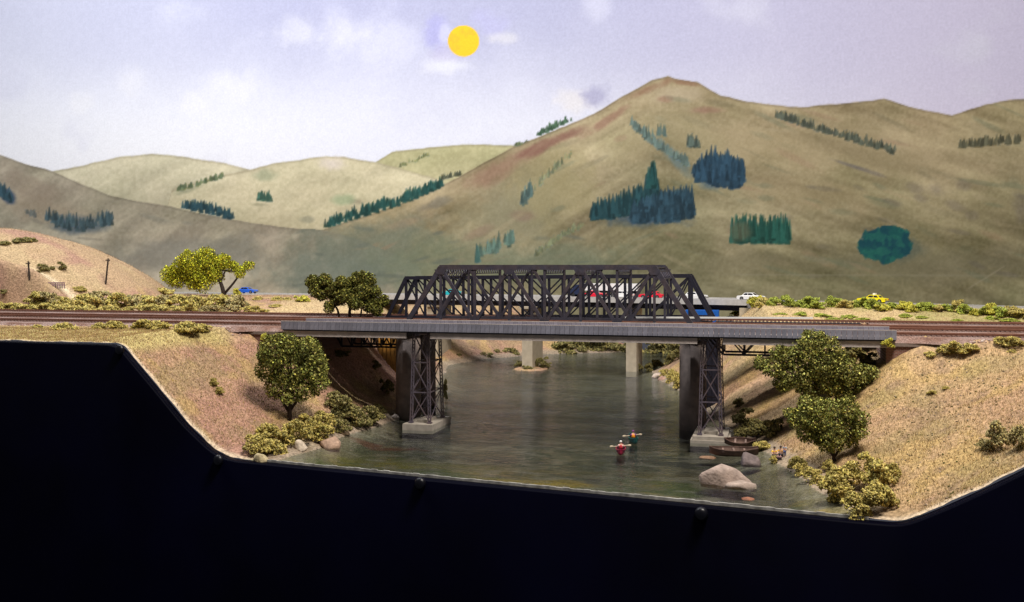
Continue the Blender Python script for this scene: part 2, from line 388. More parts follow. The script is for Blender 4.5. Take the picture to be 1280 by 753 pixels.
for u, v in ((151,437),(274,575),(526,604),(877,642)):
    r = ray(u, v); n = 743.6-0.16*416; t = n/(r[1]+0.16*r[0]); p = r*t+np.array([0,0,CZ])
    b = MB(); prof = [(4.6,0),(4.6,-1.2),(4.0,-2.6),(2.8,-3.5),(1.2,-3.9)]
    vs = []; n_ = 16
    for rr, yy in prof: vs += [(rr*math.cos(2*math.pi*k/n_), yy, rr*math.sin(2*math.pi*k/n_)) for k in range(n_)]
    fs = [(i*n_+k, i*n_+(k+1)%n_, (i+1)*n_+(k+1)%n_, (i+1)*n_+k) for i in range(len(prof)-1) for k in range(n_)]+[tuple(len(vs)-n_+k for k in range(n_))]
    b.add(vs, fs)
    o = b.build('bolt_head', M['bolt'], fas, True, (p[0]-ox, p[1]-0.2-oy, p[2]-oz)); o.rotation_euler = (0,0,math.atan(-0.16))

# ------------------------------------------------------------------ painted backdrop (flat painting on a board, painted stroke by stroke)
YB = 1950.0
us = np.r_[np.arange(-400, -8, 9.0), np.arange(-8, 1289, 1.4), np.arange(1296, 1560, 9.0)]
aa = (us-640)/F; tt = YB/(aa*SN+CS); xs_ = tt*(aa*CS-SN)
zs = np.r_[np.linspace(20, 92, 5), np.arange(96, 785, 2.3), np.arange(795, 900, 16.0)]
zz, xx = np.meshgrid(zs, xs_, indexing='ij'); U = np.broadcast_to(us, zz.shape).copy(); V = HOR-(zz-CZ)*F/tt[None,:]
NRB, NCB = zz.shape
reg = np.zeros(zz.shape, int)
wob = (fbm(U, V, 22, 3)-0.5)
grain = (vn(U, V*1.0, 3.0, 9)-0.5); streak = fbm(U*0.5, V*2.0, 40, 13)-0.5; blot = fbm(U, V, 95, 17)-0.5
def paint(img, c, k): k = np.clip(k, 0, 1)[...,None]; img[:] = img*(1-k)+np.asarray(c, float)*k
img = np.zeros(zz.shape+(3,))+np.array([226, 229, 242.])
paint(img, (172, 174, 202), sstep(190, -10, V+60*blot)*0.95*(0.45+0.55*sstep(-50, 480, U)))  # lavender top, eased at left where lamp light is stronger
paint(img, (214, 206, 232), sstep(900, 1280, U)*0.8)  # lamp falloff towards the right put into the sky colour
paint(img, (202, 200, 228), sstep(640, 1000, U)*sstep(260, 60, V)*0.6)  # same falloff, upper right
paint(img, (241, 243, 248), sstep(560, 150, U)*sstep(60, 200, V)*0.9)  # brightest lamp-lit area, low at left, put into the sky colour
paint(img, (214, 216, 234), sstep(0.05, 0.25, blot)*0.5)
def cloud(cu, cv, w, h, c=(246,246,246), s=1.0, seed=1):
    r = np.hypot((U-cu)/w, (V-cv)/h)+1.1*(fbm(U, V, 20, seed)-0.5)+0.5*(fbm(U, V, 7, seed+5)-0.5)
    paint(img, c, sstep(1.25, 0.25, r)*s)
for a in ((366,42,34,22),(428,40,34,18),(104,126,20,16),(162,103,22,20),(240,132,26,18),(294,108,36,26),(553,82,34,14)):
    cloud(a[0], a[1], a[2], a[3], s=0.3, seed=int(a[0]))
cloud(546, 44, 18, 26, (170,170,216), 0.8, 3); cloud(560, 66, 34, 12, (190,186,214), 0.6, 5); cloud(615, 30, 30, 18, (182,182,220), 0.6, 8)
cloud(556, 40, 8, 14, (222,224,240), 0.4, 12); cloud(628, 48, 24, 9, (232,230,224), 0.4, 14); cloud(570, 82, 30, 10, (224,228,232), 0.4, 15)
cloud(724, 126, 30, 16, (230,226,224), 0.55, 21); cloud(746, 120, 22, 14, (170,170,200), 0.85, 22)
def ridge(pts, amp=2.0): return np.interp(U, [p[0] for p in pts], [p[1] for p in pts]) + amp*2*(fbm(U, U*0+3, 30, 19)-0.5)
def hill(pts, c_top, c_low, span, rid, line=(120,112,80), lk=0.28, blend=0.9):
    y = ridge(pts); m = sstep(-0.8, 0.8, V-y); d = (V-y)/span
    lay = np.zeros_like(img)+np.asarray(c_top, float)
    k = np.clip(d, 0, 1)[...,None]; lay = lay*(1-k)+np.asarray(c_low, float)*k
    lay += (streak*38+blot*34+grain*11)[...,None]*np.array([1,.97,.8])
    img[:] = img*(1-m[...,None])+lay*m[...,None]
    paint(img, line, np.exp(-((V-y-1)/1.6)**2)*lk)
    reg[(V-y) > 0] = rid
BIG = 470
hill([(-400,225),(20,232),(62,216),(110,205),(150,197),(190,193),(230,196),(280,204),(312,211),(330,230),(345,BIG),(1600,BIG)], (206,200,152), (194,188,142), 60, 1)
hill([(-400,BIG),(452,BIG),(458,216),(470,203),(490,191),(540,185),(575,181),(636,182),(700,186),(760,BIG),(1600,BIG)], (190,186,128), (186,180,126), 60, 2)
hill([(-400,BIG),(150,BIG),(215,238),(250,226),(313,211),(345,203),(400,197),(430,197),(470,203),(500,212),(545,224),(560,232),(600,260),(640,BIG),(1600,BIG)], (206,198,148), (198,190,140), 90, 3)
cloud(415, 204, 22, 10, (214,204,180), 0.6, 31)
hill([(-400,BIG),(330,BIG),(360,300),(405,288),(450,272),(500,256),(550,234),(600,207),(640,185),(700,161),(742,144),(780,121),(815,101),(835,95),(848,99),(872,103),(900,119),(935,128),(985,133),(1010,134),(1060,128),(1105,124),(1145,136),(1190,144),(1230,131),(1262,125),(1600,118)], (176,158,112), (128,122,84), 250, 4, line=(110,96,70), lk=0.35)
hill([(-400,185),(-20,190),(0,195),(60,213),(100,229),(140,246),(170,252),(215,259),(270,271),(310,277),(350,283),(400,288),(450,300),(520,330),(600,BIG),(1600,BIG)], (174,162,126), (178,168,132), 110, 5, line=(112,104,80), lk=0.25)
land_m = reg >= 4
# dry-brush strokes that follow the slopes
kl = sstep(900, 760, U)[...,None]; pa = (U*0.86-V*0.5); pb = (U*0.5+V*0.86); pc_ = (U*0.96+V*0.28); pd_ = (-U*0.28+V*0.96)
bru = kl*(fbm(pa*0.16, pb*1.0, 13, 611, 4)-0.5)[...,None]+(1-kl)*(fbm(pc_*0.16, pd_*1.0, 13, 613, 4)-0.5)[...,None]
bru2 = (fbm(U*0.7, V, 34, 617, 4)-0.5)[...,None]
img += np.where((reg > 0)[...,None], bru*np.array([62,60,46])+bru2*np.array([44,36,34]), 0)*np.where((reg >= 4)[...,None], 1.0, 0.5)
lm = land_m.astype(float)
def window(cu, cv, R):
    i0, i1 = np.searchsorted(us, (cu-R, cu+R)); i0 = max(i0-1, 0); i1 = min(i1+1, NCB)
    vm = V[:, (i0+i1)//2]; rows = np.nonzero((vm > cv-R*1.25-14) & (vm < cv+R*1.25+14))[0]
    return (slice(rows[0], rows[-1]+1), slice(i0, i1)) if len(rows) and i1 > i0 else None
def dab(cu, cv, w, h, c, s, seed, rot=0.0, only=None):
    wn = window(cu, cv, 1.75*max(w, h)+4)
    if wn is None: return
    u_, v_ = U[wn], V[wn]
    ca, sa = math.cos(rot), math.sin(rot); p = (u_-cu)*ca+(v_-cv)*sa; q = -(u_-cu)*sa+(v_-cv)*ca
    r = np.hypot(p/w, q/h)+0.8*(fbm(u_, v_, 24, seed)-0.5)+0.35*(fbm(u_, v_, 7, seed+9)-0.5)
    paint(img[wn], c, sstep(1.1, 0.3, r)*s*(lm if only is None else only)[wn])
# broad washes over the big hill
dab(470, 310, 130, 46, (112,118,92), 0.75, 41); dab(420, 345, 120, 34, (116,124,100), 0.75, 42); dab(560, 330, 140, 40, (118,126,92), 0.6, 43)
dab(700, 330, 120, 34, (112,122,92), 0.6, 44); dab(240, 320, 120, 30, (128,126,104), 0.6, 45); dab(640, 262, 90, 50, (146,140,102), 0.7, 46, -0.5)
dab(690, 230, 60, 60, (170,156,104), 0.6, 47, -0.6); dab(1100, 190, 160, 40, (166,148,106), 0.55, 48, 0.2); dab(960, 185, 90, 30, (176,158,112), 0.6, 49, 0.2)
dab(1000, 240, 120, 26, (160,142,100), 0.5, 50, 0.15); dab(1150, 330, 180, 30, (118,112,82), 0.6, 51); dab(950, 330, 120, 22, (126,118,84), 0.5, 52)
dab(620, 215, 60, 16, (150,110,86), 0.55, 53, -0.5); dab(690, 178, 62, 8, (140,98,78), 0.75, 54, -0.42); dab(760, 150, 44, 7, (150,108,84), 0.6, 55, -0.6)
dab(812, 112, 36, 7, (142,104,74), 0.7, 56, -0.4); dab(858, 104, 22, 4, (146,110,78), 0.7, 57, 0.15); dab(845, 118, 46, 14, (190,172,130), 0.7, 58)
dab(880, 138, 28, 6, (156,112,90), 0.5, 59); dab(830, 124, 14, 5, (152,112,84), 0.5, 60); dab(800, 180, 50, 26, (176,160,112), 0.5, 61, -0.8)
dab(870, 170, 60, 30, (172,158,110), 0.5, 62, 0.6); dab(60, 265, 90, 22, (156,138,104), 0.5, 63, 0.3); dab(40, 235, 60, 18, (150,132,102), 0.5, 64, 0.4)
dab(600, 290, 26, 8, (140,112,88), 0.4, 65, -0.4); dab(655, 270, 20, 8, (140,108,88), 0.4, 66); dab(545, 255, 30, 8, (120,116,96), 0.5, 67, -0.3)
dab(445, 252, 14, 5, (128,122,92), 0.5, 68, 0, (reg == 3)*1.0)
for k in range(46):
    uu = random.uniform(350, 760); vv = random.uniform(285, 360)
    dab(uu, vv, random.uniform(8, 26), random.uniform(2, 5), (98,104,86) if random.random() < 0.6 else (138,130,96), random.uniform(0.2, 0.5), 100+k, random.uniform(-0.3, 0.2))
for k in range(36):
    uu = random.uniform(930, 1290); vv = random.uniform(230, 350)
    dab(uu, vv, random.uniform(8, 30), random.uniform(2, 5), random.choice(((104,98,80),(112,116,84),(150,136,98))), random.uniform(0.2, 0.5), 150+k, random.uniform(0, 0.4))
for k in range(26):
    uu = random.uniform(10, 330); vv = random.uniform(270, 350)
    dab(uu, vv, random.uniform(10, 28), random.uniform(2, 5), random.choice(((108,104,86),(140,132,104),(112,114,96))), random.uniform(0.2, 0.45), 190+k, random.uniform(0, 0.5))
for k in range(150):
    uu = random.uniform(430, 1290); vv = random.uniform(110, 350)
    dab(uu, vv, random.uniform(10, 42), random.uniform(2, 6), random.choice(((120,112,80),(178,162,118),(150,138,98),(112,118,88),(162,132,98))), random.uniform(0.15, 0.42), 500+k, random.choice((-0.45, -0.6, -0.3)) if uu < 820 else random.uniform(0.1, 0.5), (reg == 4)*1.0)
for cu, cv, w, h in ((1145,236,18,10),(1172,238,14,10),(1195,258,18,8),(1215,270,12,8),(1275,250,14,18),(1278,268,10,14),(1150,248,12,6),(1205,232,12,8)):
    dab(cu, cv, w, h, (116,106,92), 0.3, int(cu), 0.3)
dab(1060, 206, 30, 3, (120,112,98), 0.6, 230, 0.32); dab(1085, 214, 26, 3, (120,112,98), 0.5, 231, 0.32)
paint(img, (150,144,112), np.exp(-((V-340-0.004*U)/1.2)**2)*sstep(880, 940, U)*0.35*lm)
paint(img, (160,150,116), np.exp(-(((V-352)+(U-1225)*0.62)/1.2)**2)*sstep(1205, 1215, U)*sstep(1262, 1250, U)*0.5*lm)
# soft teal underpaint, then little conifer strokes
def wash(cu, cv, w, h, c, s, seed, rot=0.0): dab(cu, cv, w, h, c, s, seed, rot, 1.0*(reg > 0))
cols_u = us; rows_ok = np.arange(NRB)
def strokes(line, n, hgt, c, rid, wid=2.2, jit=3.0, dens=0.9):
    """little pointed conifers along / inside a band given by (u, v_base, depth)"""
    for k in range(n):
        s = random.random()*(len(line)-1); i = int(s); f_ = s-i
        u0 = line[i][0]*(1-f_)+line[i+1][0]*f_+random.uniform(-1,1)*jit
        v0 = line[i][1]*(1-f_)+line[i+1][1]*f_-random.random()*(line[i][2]*(1-f_)+line[i+1][2]*f_)
        h = hgt*random.uniform(0.6, 1.2); w = wid*random.uniform(0.8, 1.4)
        i0, i1 = np.searchsorted(us, (u0-w-1, u0+w+1))
        if i1-i0 < 1: continue
        sub = slice(i0, i1); dv = V[:,sub]-(v0-h); k_ = dv/h
        sf = np.clip((w*(0.12+0.85*k_)-np.abs(U[:,sub]-u0))/1.3+0.5, 0, 1)*np.clip((1.08-k_)*h/2.0, 0, 1)*np.clip(k_*h/1.5, 0, 1)*(k_ > 0)*(k_ < 1.1); m = sf > 0.5
        cc = np.asarray(c, float)*random.uniform(0.75, 1.25)
        sf = (sf*dens)[...,None]; img[:,sub] = img[:,sub]*(1-sf)+cc*sf
        if rid: rb = reg[:,sub]; rb[m] = rid
TEAL = (44,76,84); NAVY = (44,66,88); GRN = (38,76,68); PALE = (86,106,98)
wash(92, 280, 44, 14, (84,98,96), 0.8, 301, 0.05); wash(10, 246, 14, 8, NAVY, 0.8, 302, 0.6)
strokes([(60,276,6),(80,290,14),(110,290,12),(140,282,8)], 90, 13, (62,84,92), 10); strokes([(-6,240,4),(6,250,8),(16,256,4)], 26, 14, (50,76,88), 11)
strokes([(30,268,2),(46,274,4)], 14, 9, (92,100,98), 12)
strokes([(230,262,2),(250,266,6),(272,272,8),(290,275,5)], 80, 11, (40,68,78), 13)
strokes([(322,252,4),(338,253,4)], 24, 11, (66,104,92), 14); wash(322, 256, 14, 3, (146,144,104), 0.6, 305)
strokes([(224,240,1),(250,233,2),(282,222,2)], 44, 8, (92,110,86), 15); wash(236, 238, 26, 5, (140,144,104), 0.6, 306, -0.3)
wash(430, 250, 17, 8, (150,166,116), 0.7, 307); wash(385, 275, 11, 5, (140,140,106), 0.6, 308); wash(330, 219, 20, 9, (152,160,116), 0.6, 309)
strokes([(408,286,4),(440,277,8),(470,268,8),(500,258,8),(530,245,6),(552,234,3)], 210, 11, (40,78,76), 16)
strokes([(498,210,1),(515,206,3),(535,196,1)], 22, 6, (110,122,90), 17, 1.6); strokes([(552,226,1),(575,220,2)], 18, 7, (74,82,70), 18)
strokes([(672,172,1),(690,163,2),(712,152,1)], 40, 8, (66,94,76), 19); strokes([(645,184,0),(660,178,1)], 12, 5, (96,110,84), 20)
# two big groves and their shadows on the main hill
wash(806, 272, 62, 16, (60,84,98), 0.9, 320); wash(900, 226, 36, 14, (76,98,104), 0.8, 321); wash(842, 196, 40, 9, (110,126,112), 0.8, 322, 0.85)
strokes([(738,276,4),(770,274,14),(800,268,22),(822,255,26)], 230, 20, (38,70,78), 21, 2.6); strokes([(812,236,4),(820,234,8)], 26, 26, (34,70,72), 21, 3.0)
strokes([(790,280,14),(830,281,34),(866,274,26)], 330, 16, (44,70,86), 21, 2.6)
strokes([(868,228,10),(890,234,34),(915,238,34),(928,232,20)], 300, 18, (42,68,88), 22, 2.6)
strokes([(790,158,3),(812,180,5),(836,196,6),(862,212,6)], 90, 11, (92,114,112), 23); strokes([(806,172,2),(832,172,5)], 14, 14, (84,106,104), 23)
strokes([(860,184,3),(874,186,4)], 26, 14, (76,92,88), 24, 2.0)
strokes([(914,304,8),(945,305,10),(985,305,10)], 210, 26, (36,80,74), 25, 2.6); wash(925, 290, 16, 16, (130,108,84), 0.4, 331)
r_ = np.hypot((U-1107)/38, (V-308)/25)+0.42*(fbm(U, V, 12, 340)-0.5)+0.15*(fbm(U, V, 5, 341)-0.5)+np.where(V > 318, 0.12, 0)+np.abs(U-1107)*0.0025
wash(1128, 312, 36, 18, (92,98,78), 0.7, 341)
mk = sstep(1.06, 0.94, r_); paint(img, (30,84,88), mk); reg[r_ < 1] = 26
paint(img, (24,66,84), mk*sstep(0.46, 0.6, fbm(U, V*0.8, 11, 345))*0.7); paint(img, (40,104,96), mk*sstep(0.5, 0.62, fbm(U, V, 9, 347))*0.6)
strokes([(972,148,2),(1000,158,4),(1040,172,6),(1080,183,6),(1118,194,5)], 150, 10, (78,88,80), 27)
strokes([(1200,187,3),(1235,184,5),(1275,180,7)], 90, 10, (86,90,76), 28)
strokes([(650,262,4),(658,252,6),(664,244,3)], 24, 16, (82,108,108), 29, 2.0); strokes([(668,240,2),(690,218,3),(712,196,2)], 34, 9, (116,128,104), 30, 1.6)
strokes([(600,326,6),(632,312,10),(640,304,4)], 44, 16, (84,112,106), 31, 2.2); strokes([(596,328,2),(598,328,2)], 6, 20, (66,102,100), 31, 2.4)
strokes([(668,322,2),(700,300,4),(730,284,3)], 60, 8, (112,124,100), 32, 1.8)
img += (grain*6)[...,None]
sun_r = np.hypot(U-579.5, V-51.5); reg[sun_r < 19.5] = 40
paint(img, (238,196,50), sstep(20.2, 18.8, sun_r)); paint(img, (226,172,66), sstep(20.2, 18.8, sun_r)*sstep(0.5, 0.7, fbm(U, V, 10, 401))*0.4)
alb = s2l(np.clip(img, 4, 252))*0.80
alb = np.where(((reg > 0) & (reg != 40))[...,None], np.where((reg > 5)[...,None], alb*np.array([1.12, 1.03, 0.98]), np.where((reg >= 4)[...,None], alb*np.array([0.90, 0.95, 1.22]), alb*np.array([1.0, 1.0, 1.30]))), alb)
M['paint'] = mat('backdrop_paint', (1,1,1), 0.85, 0.05, 240, 0.25, 900, attr='Col', spec=0.1, dist=0.0004)
back = thing('backdrop', 'flat painted backdrop of sky, sun and rolling hills behind the layout', 'backdrop', (-700, YB, 20))
co = np.c_[xx.ravel()+700, np.zeros(xx.size), zz.ravel()-20]
idx = np.arange(NRB*NCB).reshape(NRB, NCB)
quads = np.stack([idx[:-1,:-1], idx[:-1,1:], idx[1:,1:], idx[1:,:-1]], -1).reshape(-1,4)
fr_ = reg[:-1,:-1].ravel(); flat_cols = alb.reshape(-1,3)
PN = {0:('painted_sky','pale lavender sky with brushed clouds'), 1:('painted_hill','pale far hill at the left'), 2:('painted_hill','pale green far hill left of the big mountain'), 3:('painted_hill','pale olive middle hill'),
      4:('painted_hill','big olive brown mountain with pointed top'), 5:('painted_hill','dark olive slope at the left'), 26:('painted_grove','round teal grove'), 40:('painted_sun','yellow painted sun disc')}
for r in np.unique(fr_):
    qs = quads[fr_ == r]
    if len(qs) < 6: continue
    vi, inv = np.unique(qs, return_inverse=True)
    nm, lb = PN.get(int(r), ('painted_grove', None))
    o = link(nm, raw_mesh(nm, co[vi], inv.reshape(-1,4), flat_cols[vi]), M['paint'], back)
    if lb: o['label'] = lb
MB().box(-1650, 1500, 1.5, 9, 0, 880).build('backing_board', mat('brown_hardboard', (0.25, 0.17, 0.10), 0.8), back)

# ------------------------------------------------------------------ highway: road on land, concrete bridge over the river
def resample(line, step):
    out = []; 
    for (x0,y0),(x1,y1) in zip(line[:-1], line[1:]):
        n = max(1, int(math.hypot(x1-x0, y1-y0)/step))
        for k in range(n): out.append((x0+(x1-x0)*k/n, y0+(y1-y0)*k/n))
    out.append(line[-1]); return out
RP = resample(ROAD, 20)
for _ in range(6): RP = [RP[0]]+[((a[0]+2*b[0]+c[0])/4, (a[1]+2*b[1]+c[1])/4) for a, b, c in zip(RP[:-2], RP[1:-1], RP[2:])]+[RP[-1]]
RPa = np.array(RP)
def road_at_x(x):
    i = int(np.clip(np.searchsorted(RPa[:,0], x), 1, len(RPa)-1)); a, b = RPa[i-1], RPa[i]
    f = (x-a[0])/(b[0]-a[0]); d = (b-a)/np.linalg.norm(b-a)
    return a+(b-a)*f, d
def strip(pts, off0, off1, z0, z1):
    m = MB(); q = []
    for i, p in enumerate(pts):
        a = pts[max(i-1,0)]; b = pts[min(i+1,len(pts)-1)]; d = Vector((b[0]-a[0], b[1]-a[1], 0)).normalized(); n = Vector((-d.y, d.x, 0))
        P = Vector((p[0], p[1], 0))
        q += [P+n*off0+Vector((0,0,z0)), P+n*off1+Vector((0,0,z0)), P+n*off1+Vector((0,0,z1)), P+n*off0+Vector((0,0,z1))]
    fs = []
    for i in range(len(pts)-1):
        for k in range(4): fs.append((i*4+k, i*4+(k+1)%4, (i+1)*4+(k+1)%4, (i+1)*4+k))
    e = (len(pts)-1)*4; fs += [(3,2,1,0), (e,e+1,e+2,e+3)]
    return m.add(q, fs)
BX0, BX1 = -655, -22
def span(x0, x1): return [(*road_at_x(x0)[0],)]+[p for p in RP if x0 < p[0] < x1]+[(*road_at_x(x1)[0],)]
road = thing('road', 'grey two lane highway along the foot of the backdrop', None)
del road['label']; road['kind'] = 'structure'
for nm, (a, b) in (('pavement', (-2250, BX0)), ('pavement', (BX1, 560))):
    strip(span(a, b), -31, 31, RZ-9, RZ).build(nm, M['road'], road)
    strip(span(a, b), -33.5, -31.01, RZ-9, RZ+0.8).build('kerb', M['kerb'], road)
for o0, o1, s0 in ((-0.5, 0.5, 10), (-28.2, -27.4, 0), (27.4, 28.2, 0)):
    strip(span(-2200, 540), o0, o1, RZ+0.05, RZ+0.35).build('lane_line', mat('worn_line_paint', (0.55,0.5,0.36) if s0 else (0.6,0.6,0.58), 0.7, 0.2), road)
hb = thing('highway_bridge', 'beige concrete highway bridge on wall piers behind the truss bridges', 'bridge', (-340, 1552, 0))
def lb(m): m.v = [(x+340, y-1552, z) for x, y, z in m.v]; return m
HB = span(BX0, BX1)
lb(strip(HB, -31, 31, RZ-4, RZ)).build('road_slab', M['road'], hb)
lb(strip(HB, -35, -31.01, RZ-6, RZ+2.2)).build('parapet', M['kerb'], hb)
lb(strip(HB, 31.01, 35, RZ-6, RZ+2.2)).build('parapet', M['kerb'], hb)
for o in (-27, -9, 9, 27): lb(strip(HB, o-2, o+2, RZ-14, RZ-4.02)).build('girder', M['steel_old'] if o == -27 else M['concrete'], hb)  # near girder black: shadow line under the deck put into its colour
for u, Y in ((534.0, 1545), (652.5, 1503), (782.5, 1520)):
    x0, t = at_Y(u, Y); x1, _ = at_Y(u+13, Y)
    m = MB().box(x0+340, x1+340, Y-1552, Y+72-1552, -8, RZ-17)
    m.build('pier', M['concrete'], hb)
    MB().box(x0+340-4, x1+340+4, Y-4-1552, Y+78-1552, RZ-17, RZ-14.02).build('pier_cap', M['concrete'], hb)
for x in (BX0, BX1):
    p, d = road_at_x(x)
    MB().box(p[0]-22+340, p[0]+22+340, p[1]-36-1552, p[1]+36-1552, 20, RZ-9.5).build('abutment', M['concrete'], hb)

# ------------------------------------------------------------------ ballast, tracks
Mb = mat('pinkish_ballast', (0.31, 0.215, 0.185), 0.95, 0.45, 700, 0.9, 800, col2=(0.21, 0.115, 0.085), c2scale=55, dist=0.0015)
TR = [955.0, 1031.0, 1068.0, 1154.0]
AXL, AXR = -478.0, 97.0          # where land ends and the bridges begin
for x0, x1 in ((-1700, AXL-4), (AXR+4, 900)):
    n = 160; m = MB(); xs2 = np.linspace(x0, x1, n); prof = [(914,94),(921,99.2),(1180,99.2),(1190,94)]
    vs = []
    for x in xs2:
        w = 2*(vn(x, 0, 12, 91)-0.5)+17.5*float(sstep(93, 82, land(np.array([x]), np.array([917.0]), False)[0]))
        vs += [(x, prof[0][0]+w, prof[0][1]), (x, prof[1][0]+w, prof[1][1]), (x, prof[2][0], prof[2][1]), (x, prof[3][0], prof[3][1])]
    fs = [(i*4+k, i*4+k+1, (i+1)*4+k+1, (i+1)*4+k) for i in range(n-1) for k in range(3)]+[(0,1,2,3), tuple((n-1)*4+k for k in (3,2,1,0))]
    tag(m.add(vs, fs).build('ballast', Mb), None, None, kind='structure')
def rail_mesh(x0, x1, y, z):
    m = MB(); m.box(x0, x1, y-0.55, y+0.55, z+1.05, z+1.75); m.box(x0, x1, y-0.25, y+0.25, z+0.4, z+1.05); m.box(x0, x1, y-0.8, y+0.8, z, z+0.4); return m
names = ['nearest the camera, crossing the plate deck bridge', 'nearer of the two inside the tall truss bridge', 'farther of the two inside the tall truss bridge', 'farthest back, crossing the low black truss bridge']
for y, nm in zip(TR, names):
    t = thing('railway_track', 'rusty railway track '+nm, 'railway track', (0, y, 99.2), group='parallel railway tracks')
    z0 = 1.1
    for s in (-4.5, 4.5):
        far = (y == TR[3] and s < 0)
        rail_mesh(-1690, 890, s, z0).build('rail', M['rail'], t)
    m = MB()
    for x in np.arange(-1685, 885, 4.2):
        m.box(x-1.1, x+1.1, -8.2+random.uniform(-.3,.3), 8.2, 0.02 if y != TR[0] else 0.02, 1.08)
    o = m.build('ties', M['ties'], t); o['kind'] = 'stuff'

# ------------------------------------------------------------------ front bridge: panelled deck on girders
gb = thing('girder_bridge', 'long low railway bridge with blue grey panelled deck side and grey girders', 'bridge', (0, 955, 0))
DX0, _ = at_Y(351, 926); DX1, _ = at_Y(1121, 926)
npan = 128; pw = (DX1-DX0)/npan
pm = MB().box(-pw/2+0.14, pw/2-0.14, -0.8, 0.8, -4.0, 4.0).mesh('panel'); pm.materials.append(M['panel'])
for k in range(npan):
    link('panel', pm, None, gb, (DX0+pw*(k+0.5), 926.9-955+random.uniform(-.12,.12), 101.0))
    link('panel', pm, None, gb, (DX0+pw*(k+0.5), 983.1-955, 101.0))
MB().box(DX0+0.3, DX1-0.3, 927.8-955, 982.2-955, 97.2, 99.15).build('deck', M['deckwood'], gb)
MB().box(DX0, DX1, 926.2-955, 927.75-955, 105.05, 105.6).build('coping', M['girder'], gb)
MB().box(DX0, DX1, 982.25-955, 983.8-955, 105.05, 105.6).build('coping', M['girder'], gb)
MB().box(DX0+0.5, DX1-0.5, 929-955, 981-955, 95.6, 97.15).build('underdeck', M['steel_old'], gb)
tx = [at_Y(525.5, 935)[0], at_Y(888.0, 935)[0]]
for a, b in ((DX0+2.5, tx[0]-12.5), (tx[0]+12.5, tx[1]-11.5), (tx[1]+11.5, DX1-1)):
    for y0, s in ((928.2, 1), (981.8, -1)):
        m = MB(); y = y0-955
        m.box(a, b, y+0.5*s if s > 0 else y-1.3, y+1.3 if s > 0 else y-0.5, 90.9, 95.55)
        m.box(a, b, y-0.6, y+3.2 if s > 0 else y+0.6, 90.1, 90.85) if s > 0 else m.box(a, b, y-3.2, y+0.6, 90.1, 90.85)
        m.build('girder', M['girder'], gb)
    MB().box(a+1, b-1, 932-955, 978-955, 91.2, 95.5).build('floor_beams', M['steel_old'], gb)

# lattice towers on concrete footings
def tower_proto(label):
    t = thing('trestle_tower', label, 'bridge tower', group='lattice towers under the front bridge')
    HT, HB_, zb, zt = 7.2, 9.6, 6.5, 95.5
    def leg_x(z): return HT+(HB_-HT)*(zt-z)/(zt-zb)
    yy = (-20, 20)
    def leg_y(s, z): return s*(18.2+1.8*(zt-z)/(zt-zb))
    for sx_ in (-1, 1):
        for sy in (-1, 1):
            m = MB(); P0 = Vector((sx_*leg_x(zb), leg_y(sy, zb), zb)); P1 = Vector((sx_*leg_x(zt), leg_y(sy, zt), zt))
            for o in (-1.15, 1.15): m.bar(P0+Vector((o,0,0)), P1+Vector((o,0,0)), 0.75, 1.7, (0,1,0))
            n = 26
            for k in range(n):
                a = P0.lerp(P1, k/n); b = P0.lerp(P1, (k+1)/n); s = 1 if k % 2 else -1
                m.bar(a+Vector((1.0*s,0,0)), b-Vector((1.0*s,0,0)), 0.45, 1.2, (0,1,0))
            m.build('leg', M['tower'], t)
            MB().box(P0.x-2.2, P0.x+2.2, P0.y-2.2, P0.y+2.2, zb-0.6, zb+0.8).build('base_plate', M['tower'], t)
    zs4 = [zb+0.9, zb+(zt-zb)/3, zb+2*(zt-zb)/3, zt-1.0]
    for sy in (-1, 1):
        for z in zs4[1:]:
            MB().bar((-leg_x(z), leg_y(sy, z), z), (leg_x(z), leg_y(sy, z), z), 1.1, 0.8).build('strut', M['tower'], t)
        for za, zc in zip(zs4[:-1], zs4[1:]):
            for s in (-1, 1): MB().bar((-s*leg_x(za), leg_y(sy, za)+0.3*s, za), (s*leg_x(zc), leg_y(sy, zc)+0.3*s, zc), 1.0, 0.5).build('brace', M['tower'], t)
    for sx_ in (-1, 1):
        for z in zs4[1:]:
            MB().bar((sx_*leg_x(z), leg_y(-1, z), z), (sx_*leg_x(z), leg_y(1, z), z), 1.1, 0.8, (1,0,0)).build('strut', M['tower'], t)
        for za, zc in zip(zs4[:-1], zs4[1:]):
            for s in (-1, 1): MB().bar((sx_*leg_x(za)+0.3*s, leg_y(-s, za), za), (sx_*leg_x(zc)+0.3*s, leg_y(s, zc), zc), 1.0, 0.5, (1,0,0)).build('brace', M['tower'], t)
    MB().box(-15.5, 15.5, -29, 29, -3, 5.85).build('footing', M['footing'], t)
    MB().box(-6, 6, -14, 14, 5.9, 8.4).build('footing_block', M['footing'], t)
    MB().box(-10.5, 10.5, -22, 22, 95.4, 95.55).build('cap_plate', M['steel_old'], t)
    return t
tp = tower_proto('plum brown lattice tower on concrete footing at the left river edge')
tp.location = (tx[0]*K, 955*K, 0)
t2 = copy_tree(tp); t2.location = (tx[1]*K, 955*K, 0); t2['label'] = 'plum brown lattice tower on stepped footing beside the moored brown boats'
MB().box(-17.5, 17.5, -31, 31, -3, 2.6).build('footing_step', M['footing'], t2)

# ------------------------------------------------------------------ truss bridges
def member(t, nm, p0, p1, w, th, m): return MB().bar(p0, p1, w, th).build(nm, m, t)
